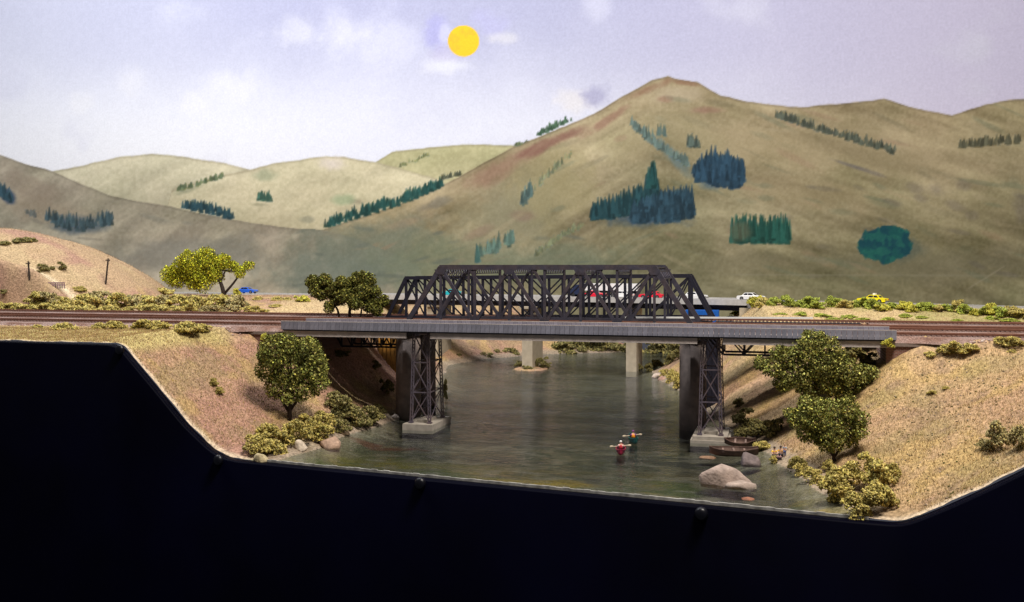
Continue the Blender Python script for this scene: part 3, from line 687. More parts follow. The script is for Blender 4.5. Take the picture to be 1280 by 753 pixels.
# tall grey truss (Warren with verticals)
Y1, Y2 = 1000.0, 1100.0
X1 = at_Y(551, Y1)[0]; X7 = at_Y(818, Y1)[0]; p = (X7-X1)/6; XN = [X1+p*(k-1) for k in range(9)]
zb, zt = 101.5, 160.0
tb = thing('truss_bridge', 'tall dark grey steel through truss bridge in the middle of the picture', 'bridge', (XN[4], 1050, 99))
g = lambda x, y, z: (x-XN[4], y-1050, z-99)
for y in (Y1, Y2):
    s = 1 if y == Y1 else -1
    member(tb, 'bottom_chord', g(XN[0]-2,y,zb), g(XN[8]+2,y,zb), 4.2, 3.4, M['steel'])
    member(tb, 'top_chord', g(XN[1]-1,y,zt), g(XN[7]+1,y,zt), 5.2, 4.2, M['steel'])
    member(tb, 'end_post', g(XN[0],y,zb), g(XN[1],y,zt), 5.0, 3.9, M['steel']); member(tb, 'end_post', g(XN[8],y,zb), g(XN[7],y,zt), 5.0, 3.9, M['steel'])
    for k in range(1, 8):
        m = MB()
        for o in (-1.0, 1.0): m.box(XN[k]-XN[4]-1.25+0*o, XN[k]-XN[4]+1.25, y-1050+o*1.1-0.35, y-1050+o*1.1+0.35, zb-99, zt-99)
        m.box(XN[k]-XN[4]-0.35, XN[k]-XN[4]+0.35, y-1050-0.75, y-1050+0.75, zb-99, zt-99)
        m.build('vertical', M['steel'], tb)
    for a, b in ((1,2),(3,2),(3,4),(5,4),(5,6),(7,6)):
        member(tb, 'diagonal', g(XN[a],y+0.15,zt), g(XN[b],y+0.15,zb), 3.2, 2.9, M['steel'])
    for k in (1,3,5,7): MB().prism([(XN[k]-XN[4]-6.5,zt-99-2.2),(XN[k]-XN[4]+6.5,zt-99-2.2),(XN[k]-XN[4]+4,zt-99-7.5),(XN[k]-XN[4]-4,zt-99-7.5)], y-1050-2.25*s, y-1050-1.75*s).build('gusset', M['steel'], tb)
    for k in (2,4,6): MB().prism([(XN[k]-XN[4]-6,zb-99+2),(XN[k]-XN[4]+6,zb-99+2),(XN[k]-XN[4]+3.5,zb-99+6.5),(XN[k]-XN[4]-3.5,zb-99+6.5)], y-1050-2.25*s, y-1050-1.75*s).build('gusset', M['steel'], tb)
for k in range(1, 8):
    m = MB(); x = XN[k]-XN[4]
    for dz in (-0.5, -6.5): m.bar((x, Y1-1050+2.2, zt-99+dz), (x, Y2-1050-2.2, zt-99+dz), 1.3, 1.0, (0,0,1))
    n = 22
    for q_ in range(n):
        a = Y1-1048+(Y2-Y1-4)*q_/n; b = Y1-1048+(Y2-Y1-4)*(q_+1)/n; s = 1 if q_ % 2 else -1
        m.bar((x, a, zt-99-3.5+3*s), (x, b, zt-99-3.5-3*s), 0.8, 0.7, (1,0,0))
    m.build('sway_strut', M['steel'], tb)
    if k < 7:
        for s in (0, 1): MB().bar((XN[k+s]-XN[4], Y1-1048, zt-99-0.2-0.6*s), (XN[k+1-s]-XN[4], Y2-1052, zt-99-0.2-0.6*s), 1.2, 0.5, (0,0,1)).build('lateral_brace', M['steel'], tb)
for k in range(9): MB().box(XN[k]-XN[4]-1.2, XN[k]-XN[4]+1.2, Y1-1048, Y2-1052, zb-99-4.2, zb-99-1.8).build('floor_beam', M['steel_old'], tb)
MB().box(XN[0]-XN[4], XN[8]-XN[4], -47.5, 47.5, -1.6, -0.02).build('deck', M['steel_old'], tb)  # widened to full truss width so the deck shadows merge
# portal struts at both ends
for a, b in ((0,1),(8,7)):
    m = MB()
    for f_ in (0.80, 0.93):
        x = XN[a]+(XN[b]-XN[a])*f_; z = zb+(zt-zb)*f_; m.bar(g(x,Y1+2,z), g(x,Y2-2,z), 1.4, 1.2, (0,0,1))
    n = 12
    for q_ in range(n):
        ya = Y1+2+(Y2-Y1-4)*q_/n; yb_ = Y1+2+(Y2-Y1-4)*(q_+1)/n; fa, fb = (0.80, 0.93) if q_ % 2 else (0.93, 0.80)
        m.bar(g(XN[a]+(XN[b]-XN[a])*fa, ya, zb+(zt-zb)*fa), g(XN[a]+(XN[b]-XN[a])*fb, yb_, zb+(zt-zb)*fb), 0.9, 0.8, (0,0,1))
    m.build('portal_strut', M['steel'], tb)

# low black truss (double intersection) behind it, slightly on the rise to the right
W1, W2 = 1136.0, 1172.0
Xa = at_Y(508, W1)[0]; Xb = at_Y(862, W1)[0]; p2 = (Xb-Xa)/14; XM = [Xa+p2*k for k in range(-1, 16)]; xc = (XM[0]+XM[-1])/2
zb2, zt2 = 2.4, 49.5
tw = thing('truss_bridge', 'longer low black truss bridge with thin crossed diagonals behind the tall one', 'bridge', (xc, 1154, 99.0))
tw.rotation_euler = (0, -0.0098, 0)
for y in (W1-1154, W2-1154):
    member(tw, 'bottom_chord', (XM[0]-xc-2,y,zb2), (XM[-1]-xc+2,y,zb2), 3.2, 2.8, M['steel_old'])
    member(tw, 'top_chord', (XM[1]-xc-1,y,zt2), (XM[-2]-xc+1,y,zt2), 4.2, 3.4, M['steel_old'])
    member(tw, 'end_post', (XM[0]-xc,y,zb2), (XM[1]-xc,y,zt2), 4.0, 3.2, M['steel_old']); member(tw, 'end_post', (XM[-1]-xc,y,zb2), (XM[-2]-xc,y,zt2), 4.0, 3.2, M['steel_old'])
    for k in range(1, 16): member(tw, 'vertical', (XM[k]-xc,y,zb2), (XM[k]-xc,y,zt2), 2.9, 2.5, M['steel_old'])
    for k in range(1, 8):
        member(tw, 'diagonal', (XM[k]-xc,y+0.9,zt2), (XM[min(k+2,9)]-xc,y+0.9,zb2), 1.7, 0.9, M['steel_old'])
        member(tw, 'diagonal', (XM[16-k]-xc,y-0.9,zt2), (XM[16-min(k+2,9)]-xc,y-0.9,zb2), 1.7, 0.9, M['steel_old'])
    member(tw, 'diagonal', (XM[1]-xc,y+0.6,zt2), (XM[2]-xc,y+0.6,zb2), 1.7, 0.9, M['steel_old']); member(tw, 'diagonal', (XM[15]-xc,y-0.6,zt2), (XM[14]-xc,y-0.6,zb2), 1.7, 0.9, M['steel_old'])
for k in range(1, 16):
    MB().box(XM[k]-xc-0.7, XM[k]-xc+0.7, W1-1152, W2-1156, zt2-1.6, zt2+0.6).build('cross_strut', M['steel_old'], tw)
    if k < 15: MB().bar((XM[k]-xc, W1-1152, zt2-0.4), (XM[k+1]-xc, W2-1156, zt2-0.4), 1.0, 0.5, (0,0,1)).build('lateral_brace', M['steel_old'], tw)
MB().box(XM[0]-xc, XM[-1]-xc, -16.4, 16.4, -3.0, -1.6).build('deck', M['steel_old'], tw)
MB().box(XM[12]-xc, XM[12]-xc+205, -21.5, -20.2, 2.0, 3.9).build('guard_rail', M['white_paint'], tw)

# black deck-truss approach spans
def deck_truss(label, xa, xb, n, wide):
    t = thing('deck_truss_span', label, 'bridge span', ((xa+xb)/2, 1050, 70), group='approach spans'); xm = (xa+xb)/2
    P = [xa+(xb-xa)*k/n-xm for k in range(n+1)]; hi, lo = 24.5, 2.0
    for y in (-18, 18):
        member(t, 'top_chord', (P[0],y,hi), (P[-1],y,hi), 2.4, 2.2, M['steel_old'])
        member(t, 'bottom_chord', (P[1],y,lo), (P[-2],y,lo), 2.0, 2.0, M['steel_old'])
        member(t, 'end_post', (P[0],y,hi), (P[1],y,lo), 1.9, 1.8, M['steel_old']); member(t, 'end_post', (P[-1],y,hi), (P[-2],y,lo), 1.9, 1.8, M['steel_old'])
        for k in range(1, n): member(t, 'vertical', (P[k],y,lo), (P[k],y,hi), 1.5, 1.4, M['steel_old'])
        for k in range(1, n-1):
            a, b = (k, k+1) if k % 2 else (k+1, k); member(t, 'diagonal', (P[a],y+.3,hi), (P[b],y+.3,lo), 1.3, 1.2, M['steel_old'])
    for k in range(n+1): MB().box(P[k]-0.8, P[k]+0.8, -17, 17, hi-1.5, hi+0.9).build('cross_beam', M['steel_old'], t)
    MB().box(P[0]-4, P[-1]+4, -62 if wide else -34, 66 if wide else 34, hi+1.3, hi+4.0).build('deck', M['steel_old'], t)  # left deck widened beyond its trusses to keep light off the bank
    return t
deck_truss('black deck truss span under the track left of the left tower', AXL+2, XN[0]-8, 8, True)
deck_truss('black deck truss span under the track right of the right tower', XN[8]+8, AXR-2, 8, False)
for nm, xa, xb in (('left', AXL+2, XM[0]-3), ('right', XM[-1]+3, AXR-2)):
    o = MB().box(xa, xb, 1136, 1172, 90, 98).build('plate_girder_span', M['steel_old'])
    tag(o, 'plain black plate girder span carrying the farthest track on the %s bank' % nm, 'bridge span', 'approach spans')

# piers
def round_pier(label, x, y, r, z0, z1, mm):
    t = thing('bridge_pier', label, 'bridge pier', (x, y, 0), group='piers of the truss bridges')
    n = 28; m = MB(); m.tube([(0,0,z0),(0,0,z1)], [r*1.03, r], n); m.build('shaft', mm, t, True)
    m = MB(); m.tube([(0,0,z1+0.02),(0,0,z1+2.2)], r*1.16, n); m.build('cap', M['steel_old'], t)
    MB().box(-9, 9, -9, 9, z1+2.25, 96.9 if y < 1120 else 95).build('bearing', M['steel_old'], t)
    return t
round_pier('round stained concrete pier just behind the left tower', at_Y(510, 1003)[0], 1004, 13, -9, 88, M['pierstone'])
round_pier('round stained concrete pier just behind the right tower', at_Y(866, 1003)[0], 1004, 13, -9, 88, M['pierstone'])
for u, sd in ((505, 'left'), (866, 'right')): round_pier('round pier under the far side of the tall truss, %s river edge' % sd, at_Y(u, 1003)[0]-7, 1096, 10, -9, 88, M['pierstone'])
xp = at_Y(484.5, 1138)[0]; xq = XM[-1]
for x, lbx in ((xp, 'rusty brown ribbed steel pier on the left bank under the black truss'), (xq-4, 'dark steel pier behind the right tower under the black truss')):
    t = thing('bridge_pier', lbx, 'bridge pier', (x, 1154, 0), group='piers of the truss bridges')
    zg = float(land(np.array([x]), np.array([1140.0]), False)[0])-8
    pm_ = M['rust'] if x == xp else M['steel_old']
    MB().box(-11.5, 11.5, -16, 16, min(zg,10), 92).build('shaft', pm_, t)
    for k in range(5): MB().box(-11.5+k*5.4, -11.5+k*5.4+1.4, -17, -16.01, min(zg,10), 90).build('rib', pm_, t)
    MB().box(-13, 13, -18, 18, 92.02, 96.3).build('cap', M['steel_old'], t)

# brick abutments
bm_ = bpy.data.materials.new('small_red_brick'); bm_.use_nodes = True
nt = bm_.node_tree; N = nt.nodes; L = nt.links; b = N['Principled BSDF']; b.inputs['Roughness'].default_value = 0.9
tc = N.new('ShaderNodeTexCoord'); mp = N.new('ShaderNodeMapping'); mp.inputs['Rotation'].default_value = (math.pi/2, 0, 0); L.new(tc.outputs['Object'], mp.inputs['Vector'])
br = N.new('ShaderNodeTexBrick'); br.inputs['Scale'].default_value = 1.0; br.inputs['Brick Width'].default_value = 0.0034; br.inputs['Row Height'].default_value = 0.00135; br.inputs['Mortar Size'].default_value = 0.00018
br.inputs['Color1'].default_value = (0.16,0.062,0.045,1); br.inputs['Color2'].default_value = (0.22,0.10,0.075,1); br.inputs['Mortar'].default_value = (0.30,0.22,0.19,1)
L.new(mp.outputs[0], br.inputs['Vector']); L.new(br.outputs['Color'], b.inputs['Base Color'])
bp = N.new('ShaderNodeBump'); bp.inputs['Distance'].default_value = 0.0003; bp.invert = True; L.new(br.outputs['Fac'], bp.inputs['Height']); L.new(bp.outputs[0], b.inputs['Normal'])
for xa, xb, lbx in ((-560, AXL, 'small red brick abutment wall behind the tree at the left deck end'), (AXR, 175, 'small red brick abutment wall under the right deck end')):
    t = thing('abutment', lbx, 'abutment wall', ((xa+xb)/2, 1050, 20), group='brick abutments'); xm = (xa+xb)/2; h = (xb-xa)/2
    MB().box(-h, h, 932.5-1050, 1186-1050, -40, 71.0).build('wall', bm_, t)
    MB().box(-h-0.8, h+0.8, 931-1050, 1187-1050, 71.05, 74.1).build('coping', M['pierstone'], t)

# ------------------------------------------------------------------ foliage
ICO = {}
def ico(sub):
    if sub not in ICO:
        bm = bmesh.new(); bmesh.ops.create_icosphere(bm, subdivisions=sub, radius=1.0); bm.verts.ensure_lookup_table()
        ICO[sub] = (np.array([v.co[:] for v in bm.verts]), np.array([[v.index for v in f.verts] for f in bm.faces])); bm.free()
    return ICO[sub]
FOAM = {}
def foam_mesh(kind, seed, asp):
    """unit-width bush of torn foam crumbs; asp = height / width"""
    key = (kind, seed, asp)
    if key in FOAM: return FOAM[key]
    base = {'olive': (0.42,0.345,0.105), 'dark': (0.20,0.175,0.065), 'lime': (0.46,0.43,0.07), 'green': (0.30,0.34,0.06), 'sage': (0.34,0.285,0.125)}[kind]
    r = np.random.default_rng(seed+hash(kind) % 7 if False else seed*13+len(kind)); n = int(950+650*asp); vs = []
    V0 = np.array([(1,0,0),(-1,0,0),(0,1,0),(0,-1,0),(0,0,1),(0,0,-1)], float); F0 = np.array([(0,2,4),(2,1,4),(1,3,4),(3,0,4),(2,0,5),(1,2,5),(3,1,5),(0,3,5)]); fs = []; cs = []
    lob = [(0,0,0.30*asp,0.30),(0.1,0,0.5*asp,0.22)]+[(r.uniform(-.33,.33), r.uniform(-.28,.28), max(0.02, asp*r.uniform(.15,.95)-.15), r.uniform(.13,.21)) for _ in range(10)]
    for k in range(n):
        lx, ly, lz, lr = lob[r.integers(len(lob))]; d = r.normal(size=3); d[2] = abs(d[2])*0.9-0.12; d /= np.linalg.norm(d)
        c = np.array([lx, ly, lz])+d*lr*np.array([1,1,min(1,asp*1.2)])*r.uniform(0.7, 1.06); s = r.uniform(0.014, 0.040)
        c[2] = max(c[2], 0.0)
        j = 1+1.1*(r.random(len(V0))-0.5)
        ax = r.normal(size=(3,3)); qm, _ = np.linalg.qr(ax)
        vs.append(c+(V0*j[:,None]*s*np.array([r.uniform(.8,2.0), 1, .8]))@qm); fs.append(F0+k*len(V0))
        b = np.array(base)*r.choice([0.4,0.8,1.1,1.5])*r.uniform(0.8, 1.2)*np.array([r.uniform(.92,1.1), 1, r.uniform(.8,1.2)]); cs.append(np.repeat(b[None], len(V0), 0))
    me = raw_mesh('foam', np.concatenate(vs)/K, np.concatenate(fs), np.concatenate(cs), smooth=False)
    me.materials.append(M['attr']); FOAM[key] = me; return me
def bush(label, group, u, v, w, h, kind='olive', seed=None, name='bush', cat='bush', drop=1.0, p=None, d=None):
    if p is None: p, d = hit(u, v)
    s = w*d/F*1.06; a = h/w; asp = 0.3 if a < 0.38 else 0.5 if a < 0.62 else 0.8
    o = bpy.data.objects.new(name, foam_mesh(kind, random.randrange(3) if seed is None else seed, asp)); C.objects.link(o)
    o.location = (p[0]*K, p[1]*K, (p[2]-drop)*K); o.rotation_euler = (0,0,random.uniform(0,6.28))
    o.scale = (s*K, s*K*random.uniform(.75,1), s*K*a/asp*1.05)
    return tag(o, label, cat, group)

ORD = 'first second third fourth fifth sixth seventh eighth ninth tenth eleventh twelfth thirteenth fourteenth fifteenth sixteenth seventeenth eighteenth nineteenth twentieth twenty-first twenty-second twenty-third twenty-fourth twenty-fifth twenty-sixth twenty-seventh twenty-eighth twenty-ninth thirtieth thirty-first thirty-second thirty-third thirty-fourth thirty-fifth thirty-sixth'.split()
# hedge behind the left-hand tracks
g = 'scrub behind the left tracks'
for k, u in enumerate(np.arange(-8, 200, 17.0)): bush(ORD[k]+' olive bush from the left in the front row behind the left tracks', g, u+random.uniform(-4,4), 390+0.012*u, random.uniform(26,36), random.uniform(11,15), 'olive')
for k, u in enumerate(np.arange(40, 300, 21.0)): bush(ORD[k]+' bush from the left in the taller back row behind the left tracks', g, u+random.uniform(-5,5), 383+0.005*u, random.uniform(30,44), random.uniform(15,21), random.choice(('olive','olive','sage')))
for k, u in enumerate(np.arange(208, 330, 17.0)): bush(ORD[k]+' small bush from the left by the tracks below the yellow green tree', g, u+random.uniform(-3,3), 392+random.uniform(-2,1), random.uniform(20,30), random.uniform(9,15), random.choice(('olive','sage')))
g = 'scrub in front of the left tracks'
for (u, v, w, h), lb_ in zip(((76,412,38,11),(47,411,22,7),(122,412,26,11),(146,412,34,14),(184,411,36,15),(201,413,30,13),(230,414,40,14),(250,414,28,11)),
    ('leftmost sizeable bush in front of the left tracks','tiny leftmost tuft in front of the left tracks','left half of the second bush clump in front of the left tracks','right half of the second bush clump in front of the left tracks','tallest bush in front of the left tracks','bush right of the tallest one in front of the left tracks','bush above the left slope top near the track edge','rightmost bush in front of the left tracks')):
    bush(lb_, g, u, v, w, h, 'olive')
bush('single small bush halfway down the left slope', 'bushes on the left slope', 268, 484, 15, 12, 'olive'); bush('lower of two tufts halfway down the left slope', 'bushes on the left slope', 275, 494, 14, 11, 'olive')
# on the hill
g = 'bushes on the left hill'
for k, (u, v, w, h) in enumerate(((8,306,18,6),(22,303,20,7),(34,302,20,7),(44,302,12,4))): bush(ORD[k]+' small dark bush from the left in the row near the hilltop', g, u, v, w, h, 'dark')
for u, v, w, h, lb_ in ((55,339,18,10,'dark bush at the middle of the left hill'),(66,337,12,5,'low dark tuft between two bushes on the left hill'),(78,338,13,11,'dark bush right of the middle one on the left hill'),(48,341,9,4,'dark tuft left of the middle bush on the left hill')): bush(lb_, g, u, v, w, h, 'dark')
for u, v, w, h, lb_ in ((97,364,16,7,'grey green tuft beside the pale strip between the poles'),(106,364,10,6,'small tuft by the pale strip below the right pole'),(5,369,14,6,'tuft at the far left edge below the hill'),(205,367,30,9,'low green bush left under the yellow green tree')): bush(lb_, 'tufts left', u, v, w, h, 'olive' if v < 369 else 'dark')
for u, v, w, h, lb_ in ((324,375,16,6,'tiny bush right of the blue car'),(345,376,20,7,'low bush left of the dark double tree'),(358,376,18,6,'low bush close to the dark double tree'),(343,383,22,4,'flat tuft below the low bushes by the dark tree'),(378,377,20,10,'green bush touching the dark double tree at left'),(297,372,14,12,'upright green sprig right of the yellow green tree trunk')): bush(lb_, 'tufts right of the yellow green tree', u, v, w, h, 'lime' if u in (378, 297) else 'olive')
# lower left clump by the water
g = 'bushes on the left river shelf'
for u, v, w, h, lb_ in ((318,565,40,26,'leftmost olive bush on the left shelf by the fascia'),(342,568,44,24,'olive bush behind the pale rock at the fascia'),(338,553,50,28,'olive bush at the back of the left shelf clump'),(370,557,46,34,'olive bush below the left tree trunk'),(395,553,40,28,'olive bush above the white rock'),(405,540,44,28,'olive bush right of the left tree trunk'),
    (386,540,40,26,'olive bush just behind the left tree trunk foot'),(428,527,46,34,'large dark olive bush left of the left tower'),(425,541,34,20,'olive bush above the tan rock'),(448,533,40,24,'dark olive bush at the water left of the left tower'),(464,532,36,26,'dark olive bush nearest the left tower'),(420,512,34,22,'dark olive bush farthest up the shelf')):
    bush(lb_, g, u, v, w, h, 'olive' if u < 412 else 'dark')
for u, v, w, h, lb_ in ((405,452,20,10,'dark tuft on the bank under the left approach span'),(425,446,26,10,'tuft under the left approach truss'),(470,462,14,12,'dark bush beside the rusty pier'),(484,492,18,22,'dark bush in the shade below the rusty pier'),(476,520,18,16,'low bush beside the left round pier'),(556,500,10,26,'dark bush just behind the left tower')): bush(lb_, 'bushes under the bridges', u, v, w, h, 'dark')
# far banks
g = 'bushes on the far banks'
for k, (u, v, w, h) in enumerate(((560,453,16,11),(572,452,20,11),(590,449,16,9),(605,448,22,10),(622,446,26,12),(640,445,22,12))): bush(ORD[k]+' small dark bush from the left along the far left waterline', g, u, v, w, h, 'dark', p=at_z(u, v, 0), d=float(CZ*F/(v-HOR)))
for k, (u, v, w, h) in enumerate(((648,459,16,9),(660,461,14,6),(676,459,22,15),(684,460,12,8))): bush(ORD[k]+' small bush from the left on the islet round the middle highway pier', g, u, v, w, h, 'dark')
for k, (u, v, w, h) in enumerate(((700,441,40,18),(725,440,44,22),(748,440,46,24),(768,439,30,18),(790,440,30,16),(822,441,40,18),(842,442,36,18))): bush(ORD[k]+' dark bush from the left on the far bank beyond the highway piers', g, u, v, w, h, 'dark', p=at_z(u, v, 0), d=float(CZ*F/(v-HOR)))
for u, v, w, h, lb_ in ((800,463,12,9,'tuft right at the foot of the right highway pier'),(810,463,18,11,'bush between the right highway pier and the right bank'),(823,460,20,12,'bush on the waterline of the far right bank'),(836,455,20,13,'bush higher up the far right bank'),(848,449,18,12,'bush behind the right round pier'),(838,478,20,18,'bush low on the right bank left of the round pier'),(846,486,18,20,'olive bush touching the right round pier'),(830,470,14,10,'small bush low on the far right bank')): bush(lb_, g, u, v, w, h, 'olive' if v > 465 else 'dark')
# under and right of the right tower
g = 'bushes by the right tower'
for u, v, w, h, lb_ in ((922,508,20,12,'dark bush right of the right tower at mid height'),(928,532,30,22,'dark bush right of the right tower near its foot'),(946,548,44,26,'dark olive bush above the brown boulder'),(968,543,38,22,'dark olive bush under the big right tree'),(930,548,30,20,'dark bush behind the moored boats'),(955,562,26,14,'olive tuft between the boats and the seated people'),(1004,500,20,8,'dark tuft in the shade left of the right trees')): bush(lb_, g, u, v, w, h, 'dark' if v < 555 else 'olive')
g = 'bushes on the right shore'
for u, v, w, h, lb_ in ((966,578,14,10,'small tuft just below the seated people'),(993,583,26,16,'olive bush right of the seated people'),(1000,594,26,18,'olive bush on the right shore by the waterline'),(1014,604,34,22,'rounded olive bush on the right waterline'),(1040,606,36,22,'olive bush left of the largest right clump'),(1036,590,20,16,'small bush under the lower right tree'),
    (1062,612,56,40,'yellowish bush at the top left of the big right clump'),(1098,612,54,46,'tall yellowish bush at the top right of the big right clump'),(1052,628,52,38,'yellowish bush at the left of the big right clump'),(1086,640,54,40,'yellowish bush at the bottom of the big right clump'),(1068,645,44,32,'lowest yellowish bush touching the fascia'),(1108,636,46,36,'yellowish bush at the lower right of the big clump'),(1120,600,24,24,'small bush at the right end of the big clump')):
    bush(lb_, g, u, v, w, h, 'olive')
g = 'bushes on the right slope'
for u, v, w, h, lb_ in ((1250,566,44,40,'sage bush low on the right slope at the picture edge'),(1276,560,36,36,'sage bush cut by the right picture edge'),(1232,562,24,18,'low left part of the sage bush on the right slope'),(1268,431,34,13,'olive bush beside the right tracks at the picture edge'),(1252,430,24,10,'olive bush second from the edge beside the right tracks'),
    (1200,445,30,20,'tallest olive bush at the top of the right slope'),(1216,441,26,12,'bush right of the tallest one on the right slope top'),(1182,440,30,13,'bush left of the tallest one on the right slope top'),(1165,446,22,8,'flat tuft at the left of the right slope top'),(1266,440,18,5,'tiny tuft below the edge bush on the right slope'),(1184,487,14,6,'small green tuft in the middle of the right slope'),(1166,492,14,6,'small tuft left of the middle of the right slope')): bush(lb_, g, u, v, w, h, 'sage' if v > 500 else 'olive')
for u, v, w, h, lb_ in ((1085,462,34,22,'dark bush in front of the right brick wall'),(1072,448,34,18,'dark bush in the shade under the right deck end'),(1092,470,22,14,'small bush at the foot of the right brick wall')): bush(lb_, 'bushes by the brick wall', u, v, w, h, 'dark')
xw = at_Y(1107, 929)[0]; bush('bright yellow green sprig hanging on the right brick wall top', 'bushes by the brick wall', 0, 0, 18, 13, 'lime', p=np.array([xw, 926.5, 90.6]), d=900.0)
xw = at_Y(331, 929)[0]; bush('bright sprig on the brick wall left of the deck end', 'bushes by the brick wall', 0, 0, 14, 12, 'lime', p=np.array([xw, 926.5, 85]), d=1020.0)
# hedge along the right-hand highway
g = 'hedge along the right highway'
for k, u in enumerate(np.arange(908, 1290, 11.5)):
    v = np.interp(u, [905,930,980,1080,1180,1290], [392,385,383,386,390,397])
    bush(ORD[k]+' bush from the left in the green hedge along the right highway', g, u+random.uniform(-3,3), v+random.uniform(-2,2), random.uniform(18,28), random.uniform(10,16), random.choice(('lime','green','green','olive')))
for k, (u, v) in enumerate(((912,399),(920,393),(928,389),(975,393),(1000,394),(1028,395),(1040,399),(1062,397),(1078,399),(1110,401),(1130,396),(1150,397),(1195,401),(1240,399),(1262,401))):
    bush(ORD[k]+' low green tuft from the left in the grass before the right hedge', g, u, v, random.uniform(16,30), random.uniform(3,6), 'green')

# ---- trees
def leaf_cloud(clumps, n, size, base, rs, droop=0.0):
    """clumps: (x, y, z, r) local mm; many small bent leaves near the clump surfaces"""
    cl = np.array(clumps); wgt = cl[:,3]**1.8; wgt /= wgt.sum(); r = np.random.default_rng(rs)
    k = r.choice(len(cl), n, p=wgt); d = r.normal(size=(n,3)); d /= np.linalg.norm(d, axis=1)[:,None]
    rad = cl[k,3]*(0.35+0.72*r.random(n)**0.45); ctr = cl[k,:3]+d*rad[:,None]
    ctr[:,2] -= droop*rad*r.random(n)
    a = r.normal(size=(n,3)); a /= np.linalg.norm(a, axis=1)[:,None]; a[:,2] -= droop; nn = r.normal(size=(n,3))+0.9*d+np.array([0,0,.5])
    b = np.cross(nn, a); b /= np.linalg.norm(b, axis=1)[:,None]; a /= np.linalg.norm(a, axis=1)[:,None]
    s = size*r.uniform(0.6, 1.35, n)[:,None]; nrm = np.cross(a, b)
    p0 = ctr-a*s*0.5; p2 = ctr+a*s*0.5; p1 = ctr+b*s*0.27+nrm*s*0.10; p3 = ctr-b*s*0.27+nrm*s*0.10
    co = np.stack([p0,p1,p2,p3], 1).reshape(-1,3); q = np.arange(n*4).reshape(n,4)
    c = np.array(base)[None]*(r.choice([0.35,0.75,1.2,2.5], n, p=[.33,.32,.22,.13])*r.uniform(.8,1.2,n))[:,None]*np.stack([r.uniform(.85,1.2,n), np.ones(n), r.uniform(.7,1.3,n)], 1)
    return raw_mesh('crown', co, np.concatenate([q[:,[0,1,2]], q[:,[0,2,3]]]), np.repeat(c, 4, 0), smooth=False)
def tree(label, u, v, clumps, limbs, n, size, base, p=None, d=None, rs=1, depth=0.8, droop=0.0, group=None):
    if p is None: p, d = hit(u, v)
    s = d/F; t = thing('tree', label, 'tree', (p[0], p[1], p[2]-1.5), group=group); R = random.Random(rs)
    def L3(uu, vv, dd=0.0): w = RIGHT*((uu-u)*s)+FWD*(dd*s); return Vector((w.x, w.y, (v-vv)*s+1.5))
    cl = []
    for (cu, cv, r) in clumps:
        for q in (0, 1): 
            w = L3(cu+R.uniform(-2,2), cv+R.uniform(-2,2), R.uniform(-depth,depth)*22 if q else R.uniform(-.3,.3)*14); cl.append((w.x, w.y, w.z, r*s*(0.95 if not q else 0.85)))
    for (x, y, z, r) in list(cl):
        for _ in range(3):
            a_, e_ = R.uniform(0, 6.28), R.uniform(-0.5, 1.2); q_ = r*R.uniform(0.85, 1.12)
            cl.append((x+q_*math.cos(a_)*math.cos(e_), y+q_*math.sin(a_)*math.cos(e_), z+q_*math.sin(e_), r*R.uniform(0.16, 0.32)))
    m = MB()
    for pts in limbs:
        P = [L3(a, b, c) for a, b, c, _ in pts]; m.tube(P, [r*s for *_, r in pts], 8)
    for (x, y, z, r) in cl[:2*len(clumps)]:
        a = L3(*limbs[0][-1][:3]); m.tube([a, a.lerp(Vector((x,y,z)), 0.6)+Vector((0,0,-1)), (x,y,z)], [1.0*s, 0.7*s, 0.35*s], 5)
    m.build('trunk', M['bark'], t, True)
    link('crown', leaf_cloud(cl, n, size*s, base, rs, droop), M['attr'], t)
    return t
DEEP = (0.25, 0.255, 0.065)
tree('rounded green tree on the left slope beside the deck end', 362, 526,
     [(345,440,22),(362,430,16),(384,442,20),(336,462,18),(365,462,26),(393,462,16),(347,484,17),(375,486,20),(397,480,12),(332,446,11),(362,498,9),(350,424,9),(388,430,10)],
     [[(362,528,0,3.2),(362,512,0,2.8),(364,497,0,2.2),(366,478,0,1.5)],[(362,517,0,2),(352,500,-2,1.5),(342,484,-4,1)],[(362,515,0,2),(372,500,3,1.5),(380,484,5,1)]], 17000, 3.3, DEEP, rs=3)
tree('large spreading dark green tree on the right bank under the deck', 1024, 528,
     [(1014,431,14),(1030,439,16),(1002,446,16),(973,446,11),(961,467,14),(990,470,22),(1021,463,22),(1002,488,13),(978,485,12),(1060,470,18),(1074,477,14),(1045,487,17),(1064,493,12),(950,462,8),(1082,482,10),(1040,465,18),(1030,484,16),(1010,498,12),(1084,470,10),(1046,452,12),(985,452,14),(1050,500,12)],
     [[(1024,530,0,3.4),(1022,512,0,3),(1018,495,0,2.4),(1014,470,0,1.5)],[(1023,516,0,2),(1040,500,3,1.6),(1056,484,5,1)]], 24000, 3.3, (0.245,0.25,0.068), rs=5, p=hit(1026, 522)[0], d=hit(1026, 522)[1])
tree('smaller green tree in front of the large one on the right bank', 1043, 578,
     [(1012,511,15),(997,525,13),(1021,530,20),(1058,513,15),(1074,525,12),(1050,534,19),(1064,548,13),(1033,551,15),(1009,545,13),(1045,562,8),(990,520,7),(1036,515,15),(1040,540,18),(1024,545,14),(1070,538,12)],
     [[(1043,580,0,2.4),(1042,568,0,2),(1040,552,0,1.3)],[(1043,573,0,1.6),(1032,560,-2,1.2),(1022,548,-3,.8)],[(1043,572,0,1.6),(1053,560,2,1.2),(1060,548,3,.8)]], 17000, 3.2, (0.25,0.255,0.068), rs=6)
